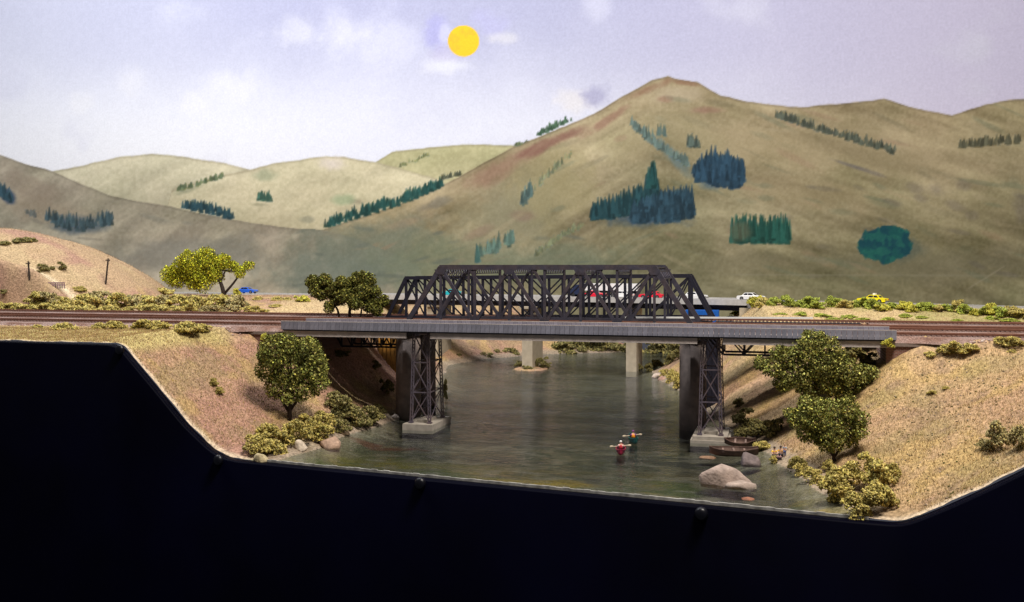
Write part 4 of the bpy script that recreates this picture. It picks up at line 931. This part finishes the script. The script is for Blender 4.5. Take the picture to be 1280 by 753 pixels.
tree('yellow green tree behind the left tracks near the blue car', 281, 371,
     [(246,338,14),(268,344,11),(220,342,9),(209,340,9),(223,349,11),(239,326,14),(255,320,14),(264,333,14),(278,325,11),(288,333,8),(255,351,13),(301,339,8),(309,333,6),(234,341,13),(243,352,10),(214,350,7),(228,333,9)],
     [[(281,373,0,3),(278,360,0,2.5),(274,348,0,2),(266,336,0,1.2)],[(281,367,0,1.7),(292,354,0,1.4),(300,343,0,.9)],[(276,352,0,1.3),(282,338,0,.9)]], 26000, 2.2, (0.39,0.40,0.032), rs=8, depth=0.55, droop=0.35)
pd = hit(432, 397); 
tree('dark green double crowned tree left of the black truss', 436, 399,
     [(391,354,9),(405,353,9),(396,365,9),(410,365,9),(428,354,8),(434,367,11),(446,352,10),(459,353,10),(455,367,11),(470,364,7),(478,378,8),(471,387,8),(411,384,7),(419,376,8),(444,378,11),(452,345,5),(420,362,9),(436,355,8),(465,376,9),(400,371,8),(430,372,10),(462,385,8)],
     [[(437,401,0,2.2),(437,390,0,2),(440,374,0,1.3)],[(425,401,0,1.6),(422,388,0,1.4),(410,370,0,.9)],[(450,401,0,1.3),(452,388,0,1.1),(458,372,0,.7)]], 24000, 2.8, (0.165,0.165,0.038), rs=9, depth=0.5)

# ------------------------------------------------------------------ dry grass fibres and grit on the slopes
def scatter(n, x0, x1, y0, y1, seed, test):
    r = np.random.default_rng(seed); x = r.uniform(x0, x1, n*3); y = r.uniform(y0, y1, n*3); k = (y > fasc_y(x)+3); x, y = x[k], y[k]
    z = land(x, y); k = test(x, y, z); return x[k][:n], y[k][:n], z[k][:n], r
def grass(name, label, n, box, seed, test, hgt, cols):
    x, y, z, r = scatter(n, *box, seed, test); n = len(x); h = hgt*r.uniform(.5,1.4,n); a = r.uniform(0,6.28,n); lean = r.normal(size=(n,2))*0.45
    w = 0.22; c_, s_ = np.cos(a)*w, np.sin(a)*w
    p0 = np.stack([x-c_, y-s_, z-.4], 1); p1 = np.stack([x+c_, y+s_, z-.4], 1); p2 = np.stack([x+lean[:,0]*h, y+lean[:,1]*h, z+h], 1)
    co = np.stack([p0,p1,p2], 1).reshape(-1,3); cc = np.array(cols)[r.integers(len(cols), size=n)]*r.uniform(.5,1.4,n)[:,None]
    o = link(name, raw_mesh(name, co, np.arange(n*3).reshape(n,3), np.repeat(cc, 3, 0), smooth=False), M['attr'])
    return tag(o, label, 'grass', kind='stuff')
tans = [(0.44,0.285,0.17),(0.47,0.33,0.17),(0.38,0.23,0.155),(0.45,0.33,0.13),(0.33,0.25,0.13)]
dry = lambda x, y, z: (z > 6) & ~((y > 908) & (y < 1195) & (z > 85))
grass('dry_grass', 'short dry tan grass fibres on the right slope', 60000, (-30, 330, 640, 925), 71, dry, 1.8, [(0.47,0.33,0.18),(0.50,0.37,0.19),(0.40,0.27,0.16),(0.50,0.38,0.15),(0.34,0.27,0.13)])
grass('dry_grass', 'short dry tan grass fibres on the left slope and field', 60000, (-900, -400, 700, 925), 72, dry, 1.8, tans+[(0.52,0.44,0.18)])
grass('dry_grass', 'short dry grass fibres on the banks behind the front bridge', 26000, (-560, 300, 925, 1420), 73, dry, 2.2, tans)
grass('dry_grass', 'short dry grass fibres on the left hill', 26000, (-1400, -560, 1195, 1560), 74, dry, 2.3, [(0.42,0.29,0.18),(0.35,0.23,0.15),(0.46,0.34,0.20)])
def grit(name, label, n, box, seed, test, size, cols):
    x, y, z, r = scatter(n, *box, seed, test); V0, F0 = ico(1); n = len(x); s = size*r.uniform(.4,1.5,n)
    co = (V0[None]*(1+0.4*(r.random((n,len(V0),1))-.5))*s[:,None,None]*np.array([1,1,.7])+np.stack([x,y,z],1)[:,None]).reshape(-1,3)
    fs = (F0[None]+np.arange(n)[:,None,None]*len(V0)).reshape(-1,3); cc = np.array(cols)[r.integers(len(cols), size=n)]*r.uniform(.7,1.3,n)[:,None]
    return tag(link(name, raw_mesh(name, co, fs, np.repeat(cc, len(V0), 0), smooth=False), M['attr']), label, 'grit', kind='stuff')
grit('pebbles', 'loose dark crumbs and pebbles on the right slope', 1500, (0, 330, 650, 925), 81, dry, 0.75, [(0.10,0.085,0.04),(0.16,0.12,0.08),(0.30,0.23,0.17),(0.09,0.09,0.03)])
grit('pebbles', 'loose crumbs and pebbles on the left slope', 900, (-620, -390, 740, 925), 82, dry, 0.6, [(0.14,0.10,0.05),(0.30,0.22,0.16),(0.42,0.30,0.08)])
grit('pebbles', 'small stones along both waterlines', 1400, (-430, 60, 690, 1560), 83, lambda x, y, z: (z > -1.2) & (z < 5), 0.9, [(0.33,0.27,0.22),(0.24,0.19,0.15),(0.40,0.33,0.27)])
grit('pebbles', 'pinkish ballast stones along the front shoulder of the tracks', 1500, (-900, 330, 912, 922), 84, lambda x, y, z: (z > 90) & ((x < -480) | (x > 100)), 1.1, [(0.36,0.26,0.23),(0.26,0.16,0.13),(0.42,0.34,0.30)])

# ------------------------------------------------------------------ rocks
def rock(label, u, v, w, h, c, seed, z=None, flat=1.0, group='boulders'):
    p, d = (at_z(u, v, 0.0), float(CZ*F/(v-HOR))) if z == 0 else hit(u, v)
    r = np.random.default_rng(seed); V0, F0 = ico(3); s = w*d/F/2; hz = h*d/F
    pl = r.normal(size=(26,3)); pl /= np.linalg.norm(pl, axis=1)[:,None]; off = r.uniform(.62,.98,26)
    co = V0*(1+np.array([0.30*mnoise.noise(Vector(q)*1.7+Vector((seed*3.1,0,0)))+0.22*abs(mnoise.noise(Vector(q)*4.0+Vector((0,seed*1.7,0)))) for q in V0]))[:,None]
    for nn, o in zip(pl, off):
        dd = co@nn-o; co -= np.clip(dd, 0, None)[:,None]*nn
    co = co*np.array([s*1.12, s*0.9, hz*1.18]); co[:,2] = np.maximum(co[:,2], -0.16*hz-1.0)+(hz*0.05 if hz > 3 else -hz*1.25); co[:,:2] *= (1.12-0.22*np.clip(co[:,2]/hz, 0, 1))[:,None]
    cc = np.array(c)[None]*np.array([0.8+0.4*(0.5+mnoise.noise(Vector(q)*3.5)) for q in V0])[:,None]
    o = link('rock', raw_mesh('rock', co, F0, cc, smooth=False), M['rockm']); o.location = (p[0]*K, p[1]*K, p[2]*K); o.rotation_euler = (0,0,TH)
    return tag(o, label, 'rock', group)
M['rockm'] = mat('stone', (1,1,1), 0.85, 0.22, 260, 0.6, 500, attr='Col', dist=0.0012)
rock('large pinkish beige boulder standing in the river near the fascia', 905, 603, 66, 21, (0.34,0.26,0.22), 31, 0)
rock('flat pinkish ledge of stone right of the large boulder', 927, 608, 40, 7, (0.34,0.265,0.22), 4, 0)
rock('dark grey slab rock in front of the moored boats', 936, 580, 24, 11, (0.15,0.115,0.11), 5, 0)
rock('rounded brown boulder behind the moored boats', 940, 558, 20, 12, (0.22,0.165,0.12), 6)
rock('small dark stone beside the large river boulder', 941, 606, 7, 5, (0.12,0.09,0.08), 7, 0)
rock('tan boulder at the waterline under the olive bushes', 427, 541, 19, 13, (0.40,0.29,0.18), 8)
rock('pinkish orange boulder at the left waterline', 414, 559, 26, 12, (0.38,0.25,0.175), 9)
rock('mauve grey stone left of the pinkish boulder', 401, 553, 18, 10, (0.33,0.25,0.23), 10)
rock('smooth white rock at the left waterline', 375, 562, 16, 9, (0.60,0.50,0.39), 11)
rock('cream stone by the fascia at lower left', 326, 576, 18, 8, (0.44,0.36,0.21), 12)
rock('small pale stone near the left round pier', 494, 524, 10, 5, (0.38,0.31,0.26), 13)
rock('orange stone under the water beside the dark boat', 884, 569, 18, 2.6, (0.45,0.24,0.16), 14, 0, group='stones awash')
rock('red orange stone under the water near the fascia at right', 935, 621, 14, 2.2, (0.45,0.17,0.11), 15, 0, group='stones awash')
rock('pale stone at the foot of the far right bank', 822, 472, 12, 5, (0.50,0.40,0.33), 16); rock('pink stone beside the pale one on the far right bank', 828, 475, 9, 5, (0.42,0.26,0.2), 17)

# ------------------------------------------------------------------ boats
def hull(mb_out, mb_in, Ln, Bm, Dp, sheer=1.0, n=17, blunt=0.0):
    def ring(f, inset):
        x = (f-0.5)*Ln; k = abs(2*f-1); wd = Bm/2*max(0.02, (1-k**2.2))-inset; wd = max(wd, 0.05)
        if f > 0.5 and blunt: wd = max(wd, Bm/2*blunt-inset)
        top = Dp+sheer*Dp*0.55*k**3; bot = 0.0+Dp*0.35*k**4+inset*0.6
        return [(x, -wd, top), (x, -wd*0.86, bot+(top-bot)*0.35), (x, -wd*0.4, bot), (x, wd*0.4, bot), (x, wd*0.86, bot+(top-bot)*0.35), (x, wd, top)]
    for mb, ins in ((mb_out, 0.0), (mb_in, 0.45)):
        vs = []; fs = []
        for i in range(n): vs += ring(i/(n-1), ins)
        for i in range(n-1):
            for k in range(5): fs.append((i*6+k, i*6+k+1, (i+1)*6+k+1, (i+1)*6+k))
        if ins == 0: fs += [tuple(range(6)), tuple((n-1)*6+k for k in range(5,-1,-1))]
        mb.add(vs, fs)
    m = MB()
    for s in (0, 5):
        pts = [ring(i/(n-1), 0.2)[s] for i in range(n)]; m.tube(pts, 0.42, 5)
    return m
def boat(name, label, cat, p, rz, Ln, Bm, Dp, mo, mi, thw, sheer=1.0, tilt=0.0, group=None, blunt=0.0):
    t = thing(name, label, cat, p, rz, group); t.rotation_euler = (tilt, 0, rz)
    a, b = MB(), MB(); rim = hull(a, b, Ln, Bm, Dp, sheer, blunt=blunt)
    a.build('hull', mo, t, True); b.build('hull_inside', mi, t, True); rim.build('gunwale', mo, t)
    for x in thw: MB().box(x-0.8, x+0.8, -Bm*0.42, Bm*0.42, Dp*0.72, Dp*0.86).build('thwart', mi, t)
    return t
pc = at_z(917, 569, 0); boat('canoe', 'dark brown wooden canoe moored below the right tower footing', 'canoe', (pc[0], pc[1], -0.6), TH-0.14, 41, 10, 6.4, M['canoe'], M['canoe_in'], (-9, 0, 9), 0.55, 0.22, blunt=0.55)
pc = hit(925, 560)[0]; boat('rowing_boat', 'small reddish brown rowing boat beached behind the canoe', 'rowing boat', (pc[0], pc[1], max(pc[2], 1.5)+0.6), TH-0.28, 27, 9.5, 5.4, M['canoe'], M['canoe_in'], (-4, 5), 0.7, 0.45, blunt=0.45)

# ------------------------------------------------------------------ people (tiny figures, one continuous skin each)
def figure(name, parent, pts, edges, radii, m, loc=None):
    me = bpy.data.meshes.new(name); me.from_pydata([(x*K,y*K,z*K) for x,y,z in pts], edges, []); me.update(); me.materials.append(m)
    o = bpy.data.objects.new(name, me); C.objects.link(o); o.parent = parent
    md = o.modifiers.new('skin', 'SKIN'); md.use_smooth_shade = True
    for i, r in enumerate(radii):
        o_ = me.skin_vertices[0].data[i]; o_.radius = (r*K, r*K); o_.use_root = (i == 0)
    sb_ = o.modifiers.new('sub', 'SUBSURF'); sb_.levels = 1; sb_.render_levels = 1
    return o
def person(label, p, rz, shirt, skin=None, pose='paddle', hat=None, vest=None, legs=None, s=1.0, group='people'):
    t = thing('person', label, 'person', p, rz, group)
    # local: facing -y ; sitting hips at z=0
    if pose == 'stand':
        pts = [(0,0,8.4),(0,0,10.6),(0,0,13.2),(0,-.1,14.3),(0,-.2,15.3),(0,-.2,16.4), (1.9,0,13),(2.4,-.6,10.6),(2.3,-2,9), (-1.9,0,13),(-2.4,-.4,10.6),(-2.2,-1.6,9), (.9,0,7.6),(1,-.3,4.2),(1,0,.8),(1,-1.1,.5), (-.9,0,7.6),(-1,-.3,4.2),(-1,0,.8),(-1,-1.1,.5)]
        rad = [1.5,1.45,1.35,.6,.95,.95, .75,.6,.5,.75,.6,.5, .95,.75,.55,.5,.95,.75,.55,.5]
    else:
        hand = {'paddle': ((3.2,-3.0,4.0),(-2.8,-3.2,5.0)), 'rest': ((1.8,-3.4,2.6),(-1.8,-3.4,2.6))}[pose]
        pts = [(0,0,1.2),(0,.1,3.4),(0,-.1,5.6),(0,-.2,6.7),(0,-.4,7.7),(0,-.4,8.7), (1.9,0,5.5),(2.9,-1.1,3.9),hand[0], (-1.9,0,5.5),(-2.9,-1.1,4.1),hand[1], (.9,-.6,1.1),(1.3,-3.6,2.2),(1.2,-5.2,.5),(1.2,-6.2,.6), (-.9,-.6,1.1),(-1.3,-3.6,2.2),(-1.2,-5.2,.5),(-1.2,-6.2,.6)]
        rad = [1.4,1.4,1.35,.6,.95,.95, .75,.6,.5,.75,.6,.5, .95,.75,.55,.5,.95,.75,.55,.5]
    ed = [(0,1),(1,2),(2,3),(3,4),(4,5),(2,6),(6,7),(7,8),(2,9),(9,10),(10,11),(0,12),(12,13),(13,14),(14,15),(0,16),(16,17),(17,18),(18,19)]
    pts = [(x*s,y*s,z*s) for x,y,z in pts]; rad = [r*s for r in rad]
    figure('body', t, pts, ed, rad, M['skin'])
    # clothes: a shell over torso and arms, another over hips and legs, a cap of hair or hat over the head
    sub = [1,2,6,7,9,10]; mp_ = {k: i for i, k in enumerate(sub)}
    figure('shirt', t, [pts[k] for k in sub], [(mp_[a], mp_[b]) for a, b in ed if a in mp_ and b in mp_], [rad[k]*1.22 for k in sub], shirt)
    sub = [0,12,13,14,16,17,18]; mp_ = {k: i for i, k in enumerate(sub)}
    figure('trousers', t, [pts[k] for k in sub], [(mp_[a], mp_[b]) for a, b in ed if a in mp_ and b in mp_], [rad[k]*1.15 for k in sub], legs or M['bark'])
    hx, hy, hz = pts[5]; n = 12; m = MB(); prof = [(1.22*s, -.35*s), (1.2*s, .25*s), (.95*s, .85*s), (.45*s, 1.15*s)]
    vs = [(hx+r*math.cos(2*math.pi*k/n), hy+.1*s+r*math.sin(2*math.pi*k/n), hz+z) for r, z in prof for k in range(n)]
    fs = [(i*n+k, i*n+(k+1)%n, (i+1)*n+(k+1)%n, (i+1)*n+k) for i in range(3) for k in range(n)]+[tuple(range(n)), tuple(3*n+k for k in range(n))]
    m.add(vs, fs).build('hat' if hat else 'hair', hat or M['bark'], t, True)
    if vest:
        c = pts[1]; m = MB()
        ringp = [(2.0*s, 1.55*s, c[2]-1.4*s), (2.1*s, 1.65*s, c[2]+.2*s), (1.9*s, 1.5*s, c[2]+1.9*s), (1.2*s, 1.1*s, c[2]+2.5*s)]
        vs = [(a*math.cos(2*math.pi*k/n), c[1]-.1*s+b*math.sin(2*math.pi*k/n), z) for a, b, z in ringp for k in range(n)]
        m.add(vs, fs).build('life_vest', vest, t, True)
    return t
def cm(name, c, r=0.5): return mat(name, c, r, 0.06, 900)
red = cm('red_paint', (0.50,0.03,0.045)); orange = cm('orange_paint', (0.85,0.30,0.02)); teal = cm('teal_paint', (0.01,0.10,0.09)); crimson = cm('crimson_hull', (0.30,0.01,0.05), 0.35)
pinkw = cm('pale_pink_cloth', (0.80,0.52,0.46)); yellow = cm('yellow_cloth', (0.85,0.52,0.02)); blue = cm('blue_cloth', (0.06,0.09,0.22)); dark = cm('dark_cloth', (0.03,0.02,0.03)); whitec = cm('white_cloth', (0.8,0.78,0.74)); purple = cm('purple_cloth', (0.25,0.07,0.25)); sky_b = cm('pale_blue_cloth', (0.30,0.42,0.52))
def canoeist(u, v, hullm, shirt, vest, hat, lab_b, lab_p, lab_q, rz, shade):
    p = at_z(u, v, 0)
    boat('canoe', lab_b, 'canoe', (p[0], p[1], -0.7), rz, 30, 8.4, 4.6, hullm, dark, (-8, 9), 0.7, 0.0, 'canoes on the open water')
    person(lab_p, (p[0], p[1], 1.3), rz-math.pi/2, shirt, pose='paddle', hat=hat, vest=vest, s=0.93, group='paddlers')
    t = thing('paddle', lab_q, 'paddle', (p[0], p[1], 5.6), rz-math.pi/2+0.12, 'paddles')
    m = MB(); m.tube([(-6.5,-3.0,0.2),(6.0,-3.0,-1.0)], 0.36, 6); m.build('shaft', M['paddle'], t)
    for s in (-1, 1): MB().tube([(s*6,-3,-0.4*s-.3),(s*7.6,-3,-0.5*s-.4),(s*9.2,-3,-0.6*s-.5)], [.4,1.0,.7], 6).build('blade', M['paddle'], t)
head = math.atan2(-1, 0.22)
canoeist(776, 566, crimson, pinkw, red, whitec, 'crimson canoe, nearer of the two in midstream', 'paddler in red vest and white hat sitting in the crimson canoe', 'pale double paddle held by the paddler in red', math.pi+head+math.pi-0.1, 0)
canoeist(791.5, 552, teal, purple, orange, purple, 'dark teal canoe behind the crimson one in midstream', 'paddler in bright orange vest sitting in the teal canoe', 'pale double paddle held by the paddler in orange', math.pi+head+math.pi+0.1, 0)
pz = hit(968, 572)[0]; person('person in yellow sitting left of the group on the right shore', (pz[0], pz[1], pz[2]+0.6), 0.2, yellow, pose='rest', legs=dark, s=0.85, group='people on the right shore')
pz = hit(976, 571)[0]; person('person in orange yellow sitting in the middle of the shore group', (pz[0], pz[1], pz[2]+0.6), -0.3, cm('amber_cloth', (0.75,0.38,0.03)), pose='rest', legs=dark, s=0.85, group='people on the right shore')
pz = hit(981, 571)[0]; person('person in pale blue top standing at the right of the shore group', (pz[0], pz[1], pz[2]-0.2), -0.4, sky_b, pose='stand', hat=cm('tan_hat', (0.6,0.36,0.22)), legs=blue, s=0.62, group='people on the right shore')
pz = hit(972, 576)[0]; t = thing('cooler_box', 'small dark box on the ground before the seated people', 'box', (pz[0], pz[1], pz[2])); MB().box(-3.4,3.4,-1.6,1.6,-.5,2.6).build('box', dark, t); MB().box(-3.6,3.6,-1.8,1.8,2.62,3.3).build('lid', cm('mauve_lid', (0.2,0.12,0.13)), t)

# ------------------------------------------------------------------ vehicles on the highway
def car(label, u, lane, paint, flip=False, taxi=False, roof=None, Ln=38.0, group='cars on the highway'):
    r = ray(u, HOR); best = min(RP, key=lambda q: abs((q[0]*CS+q[1]*SN)/(-q[0]*SN+q[1]*CS)*F+640-u)); x = best[0]
    for _ in range(40):
        q, d = road_at_x(x); n = np.array([-d[1], d[0]]); w = q+n*lane; uu = (w[0]*CS+w[1]*SN)/(-w[0]*SN+w[1]*CS)*F+640; x += (u-uu)*0.8
    t = thing('car', label, 'car', (w[0], w[1], RZ+0.36), math.atan2(d[1], d[0])+(math.pi if flip else 0), group)
    W = 14.0; h = W/2
    prof = [(-19,2.4),(-19,5.0),(-18.3,6.6),(-11.5,7.2),(-10.6,7.25),(8.2,7.3),(17.6,6.4),(18.9,5.2),(19,2.4),(16,2.0),(-16,2.0)]
    m = MB(); n = len(prof); vs = [(x_, -h+(0.8 if z > 6.9 else 0), z) for x_, z in prof]+[(x_, h-(0.8 if z > 6.9 else 0), z) for x_, z in prof]
    m.add(vs, [tuple(range(n)), tuple(range(2*n-1,n-1,-1))]+[(k,n+k,n+(k+1)%n,(k+1)%n) for k in range(n)]); m.build('body', paint, t)
    cab = [(-11.8,7.1),(-7.8,11.0),(2.6,11.1),(7.8,7.2)]
    m = MB(); vs = [(x_, -h+(1.0 if z < 8 else 1.9), z) for x_, z in cab]+[(x_, h-(1.0 if z < 8 else 1.9), z) for x_, z in cab]
    m.add(vs, [(0,1,2,3),(7,6,5,4),(0,4,5,1),(1,5,6,2),(2,6,7,3),(3,7,4,0)]); m.build('cabin', roof or paint, t)
    for s in (-1, 1):
        def sp(x_, z): return (x_, s*(h-1.0-(z-7.1)/4.0*0.9+0.12), z)
        MB().add([sp(-9.6,7.7),sp(-3.2,7.7),sp(-3.2,10.4),sp(-7.2,10.4)], [(0,1,2,3)]).build('window', M['glass'], t)
        MB().add([sp(-2.5,7.7),sp(5.6,7.7),sp(2.3,10.4),sp(-2.5,10.4)], [(0,1,2,3)]).build('window', M['glass'], t)
        for x_ in (-11.5, 11.8):
            m = MB(); m.tube([(x_, s*(h-2.0), 2.9), (x_, s*(h+0.25), 2.9)], 2.9, 14); wo = m.build('wheel', M['tyre'], t)
            m = MB(); m.tube([(x_, s*(h+0.2), 2.9), (x_, s*(h+0.4), 2.9)], 1.5, 10); m.build('hub', M['chrome'], wo)
        MB().box(18.4, 19.25, s*4.6-1.1, s*4.6+1.1, 4.3, 5.8).build('headlight', M['chrome'], t)
        MB().box(-19.25, -18.6, s*4.8-1.2, s*4.8+1.2, 4.6, 6.0).build('tail_light', red, t)
    MB().add([(-11.2,-4.6,7.75),(-11.2,4.6,7.75),(-8.2,4.0,10.6),(-8.2,-4.0,10.6)], [(0,1,2,3)]).build('rear_window', M['glass'], t)
    MB().add([(7.3,-4.6,7.75),(7.3,4.6,7.75),(3.2,4.0,10.65),(3.2,-4.0,10.65)], [(0,1,2,3)]).build('windscreen', M['glass'], t)
    MB().box(-19.7, -19.05, -6.4, 6.4, 2.6, 3.9).build('bumper', M['chrome'], t); MB().box(19.05, 19.7, -6.4, 6.4, 2.6, 3.9).build('bumper', M['chrome'], t)
    if taxi: MB().box(-4.2, -1.0, -2.6, 2.6, 11.1, 13.4).build('roof_sign', whitec, t)
    return t
bluep = mat('blue_car_paint', (0.02,0.12,0.60), 0.3, 0.03); redp = mat('red_car_paint', (0.75,0.02,0.05), 0.3, 0.03); yelp = mat('yellow_car_paint', (0.88,0.74,0.01), 0.3, 0.03); tealp = mat('teal_car_paint', (0.02,0.38,0.42), 0.3, 0.03)
car('blue car on the highway right of the yellow green tree', 309, -15, bluep)
car('teal car on the highway seen through the left of the trusses', 565, -15, tealp, True)
car('red car on the highway in front of the white lorry trailer', 744, -15, redp)
car('white car between the two red cars behind the trusses', 777, -15, M['white_paint'], True)
car('red car seen through the right end of the tall truss', 815, -15, redp, True)
car('white car just inside the right end of the black truss', 868, -15, M['white_paint'])
car('white car in the open right of the truss bridges', 939, -13, M['white_paint'])
car('yellow taxi with white roof sign behind the right hedge', 1091, -13, yelp, True, True, roof=yelp)
def lorry(u):
    x = at_Y(u, 1555)[0]; q, d = road_at_x(x); n = np.array([-d[1], d[0]]); w = q+n*15
    t = thing('lorry', 'white articulated lorry on the highway seen through the right of the trusses', 'lorry', (w[0], w[1], RZ+0.36), math.atan2(d[1], d[0]))
    MB().box(-40, 46, -8.5, 8.5, 10.5, 21.5).build('trailer', M['white_paint'], t)
    MB().box(-38, 44, -3.5, 3.5, 7.2, 10.45).build('chassis', M['tyre'], t)
    MB().prism([(-64,4),(-64,11),(-60,13),(-57,19),(-46,20),(-46,4)], -8, 8).build('cab', mat('navy_cab_paint', (0.02,0.03,0.07), 0.3, 0.03), t)
    MB().add([(-59.9,-7,13.6),(-59.9,7,13.6),(-57.5,7,18.4),(-57.5,-7,18.4)], [(0,1,2,3)]).build('windscreen', M['glass'], t)
    MB().box(-62, -41, -4, 4, 3, 6.5).build('frame', M['tyre'], t)
    for x_ in (-60, -48, -42, 28, 37):
        for s in (-1, 1):
            m = MB(); m.tube([(x_, s*5, 3.6), (x_, s*8.2, 3.6)], 3.6, 14); m.build('wheel', M['tyre'], t)
lorry(762)

# ------------------------------------------------------------------ small fixtures
p_, d_ = hit(884, 400); xb_ = at_Y(878, 1436)[0]; zg = float(land(np.array([xb_]), np.array([1436.0]), False)[0])
t = thing('shipping_container', 'bright blue steel container under the right end of the highway bridge', 'container', (xb_, 1436, 99-44))
MB().box(-23, 23, -9, 9, -30, 44).build('body', mat('blue_container_paint', (0.008,0.10,0.42), 0.45, 0.1, 200), t)
for k in range(12): MB().box(-22+k*3.9, -20.6+k*3.9, -9.5, -9.01, -30, 43).build('rib', bpy.data.materials['blue_container_paint'], t)
for u, v, hgt, lean, lb_ in ((37, 352, 22, -0.08, 'short dark telegraph pole at the far left foot of the hill'), (132, 356, 33, 0.10, 'taller dark telegraph pole on the right foot of the left hill')):
    p_, d_ = hit(u, v); s = d_/F; t = thing('telegraph_pole', lb_, 'telegraph pole', (p_[0], p_[1], p_[2]-1), TH, 'telegraph poles'); t.rotation_euler = (0, lean, TH)
    MB().tube([(0,0,-2),(0,0,hgt*s)], [1.5, 1.15], 8).build('pole', M['bark'], t); MB().box(-3.2, 3.2, -1.6, -.6, hgt*s-4, hgt*s-2.8).build('crossarm', M['bark'], t)
    for x in (-2.6, 2.6): MB().tube([(x,-1.1,hgt*s-2.85),(x,-1.1,hgt*s-1.2)], .5, 6).build('insulator', M['bark'], t)
p_, d_ = hit(68, 359); t = thing('fence', 'low mauve topped picket fence at the foot of the left hill', 'fence', (p_[0], p_[1], p_[2]-0.5), TH-0.05)
mauve = cm('mauve_fence_paint', (0.34,0.21,0.24)); 
for k in range(12): MB().box(-14+k*2.55, -12.9+k*2.55, -0.5, 0.5, -2, 5.2).build('post', mauve if k % 3 else dark, t)
for z in (2.2, 5.3): MB().box(-15, 15.4, -0.75, -0.51, z, z+1.5).build('rail', mauve, t)
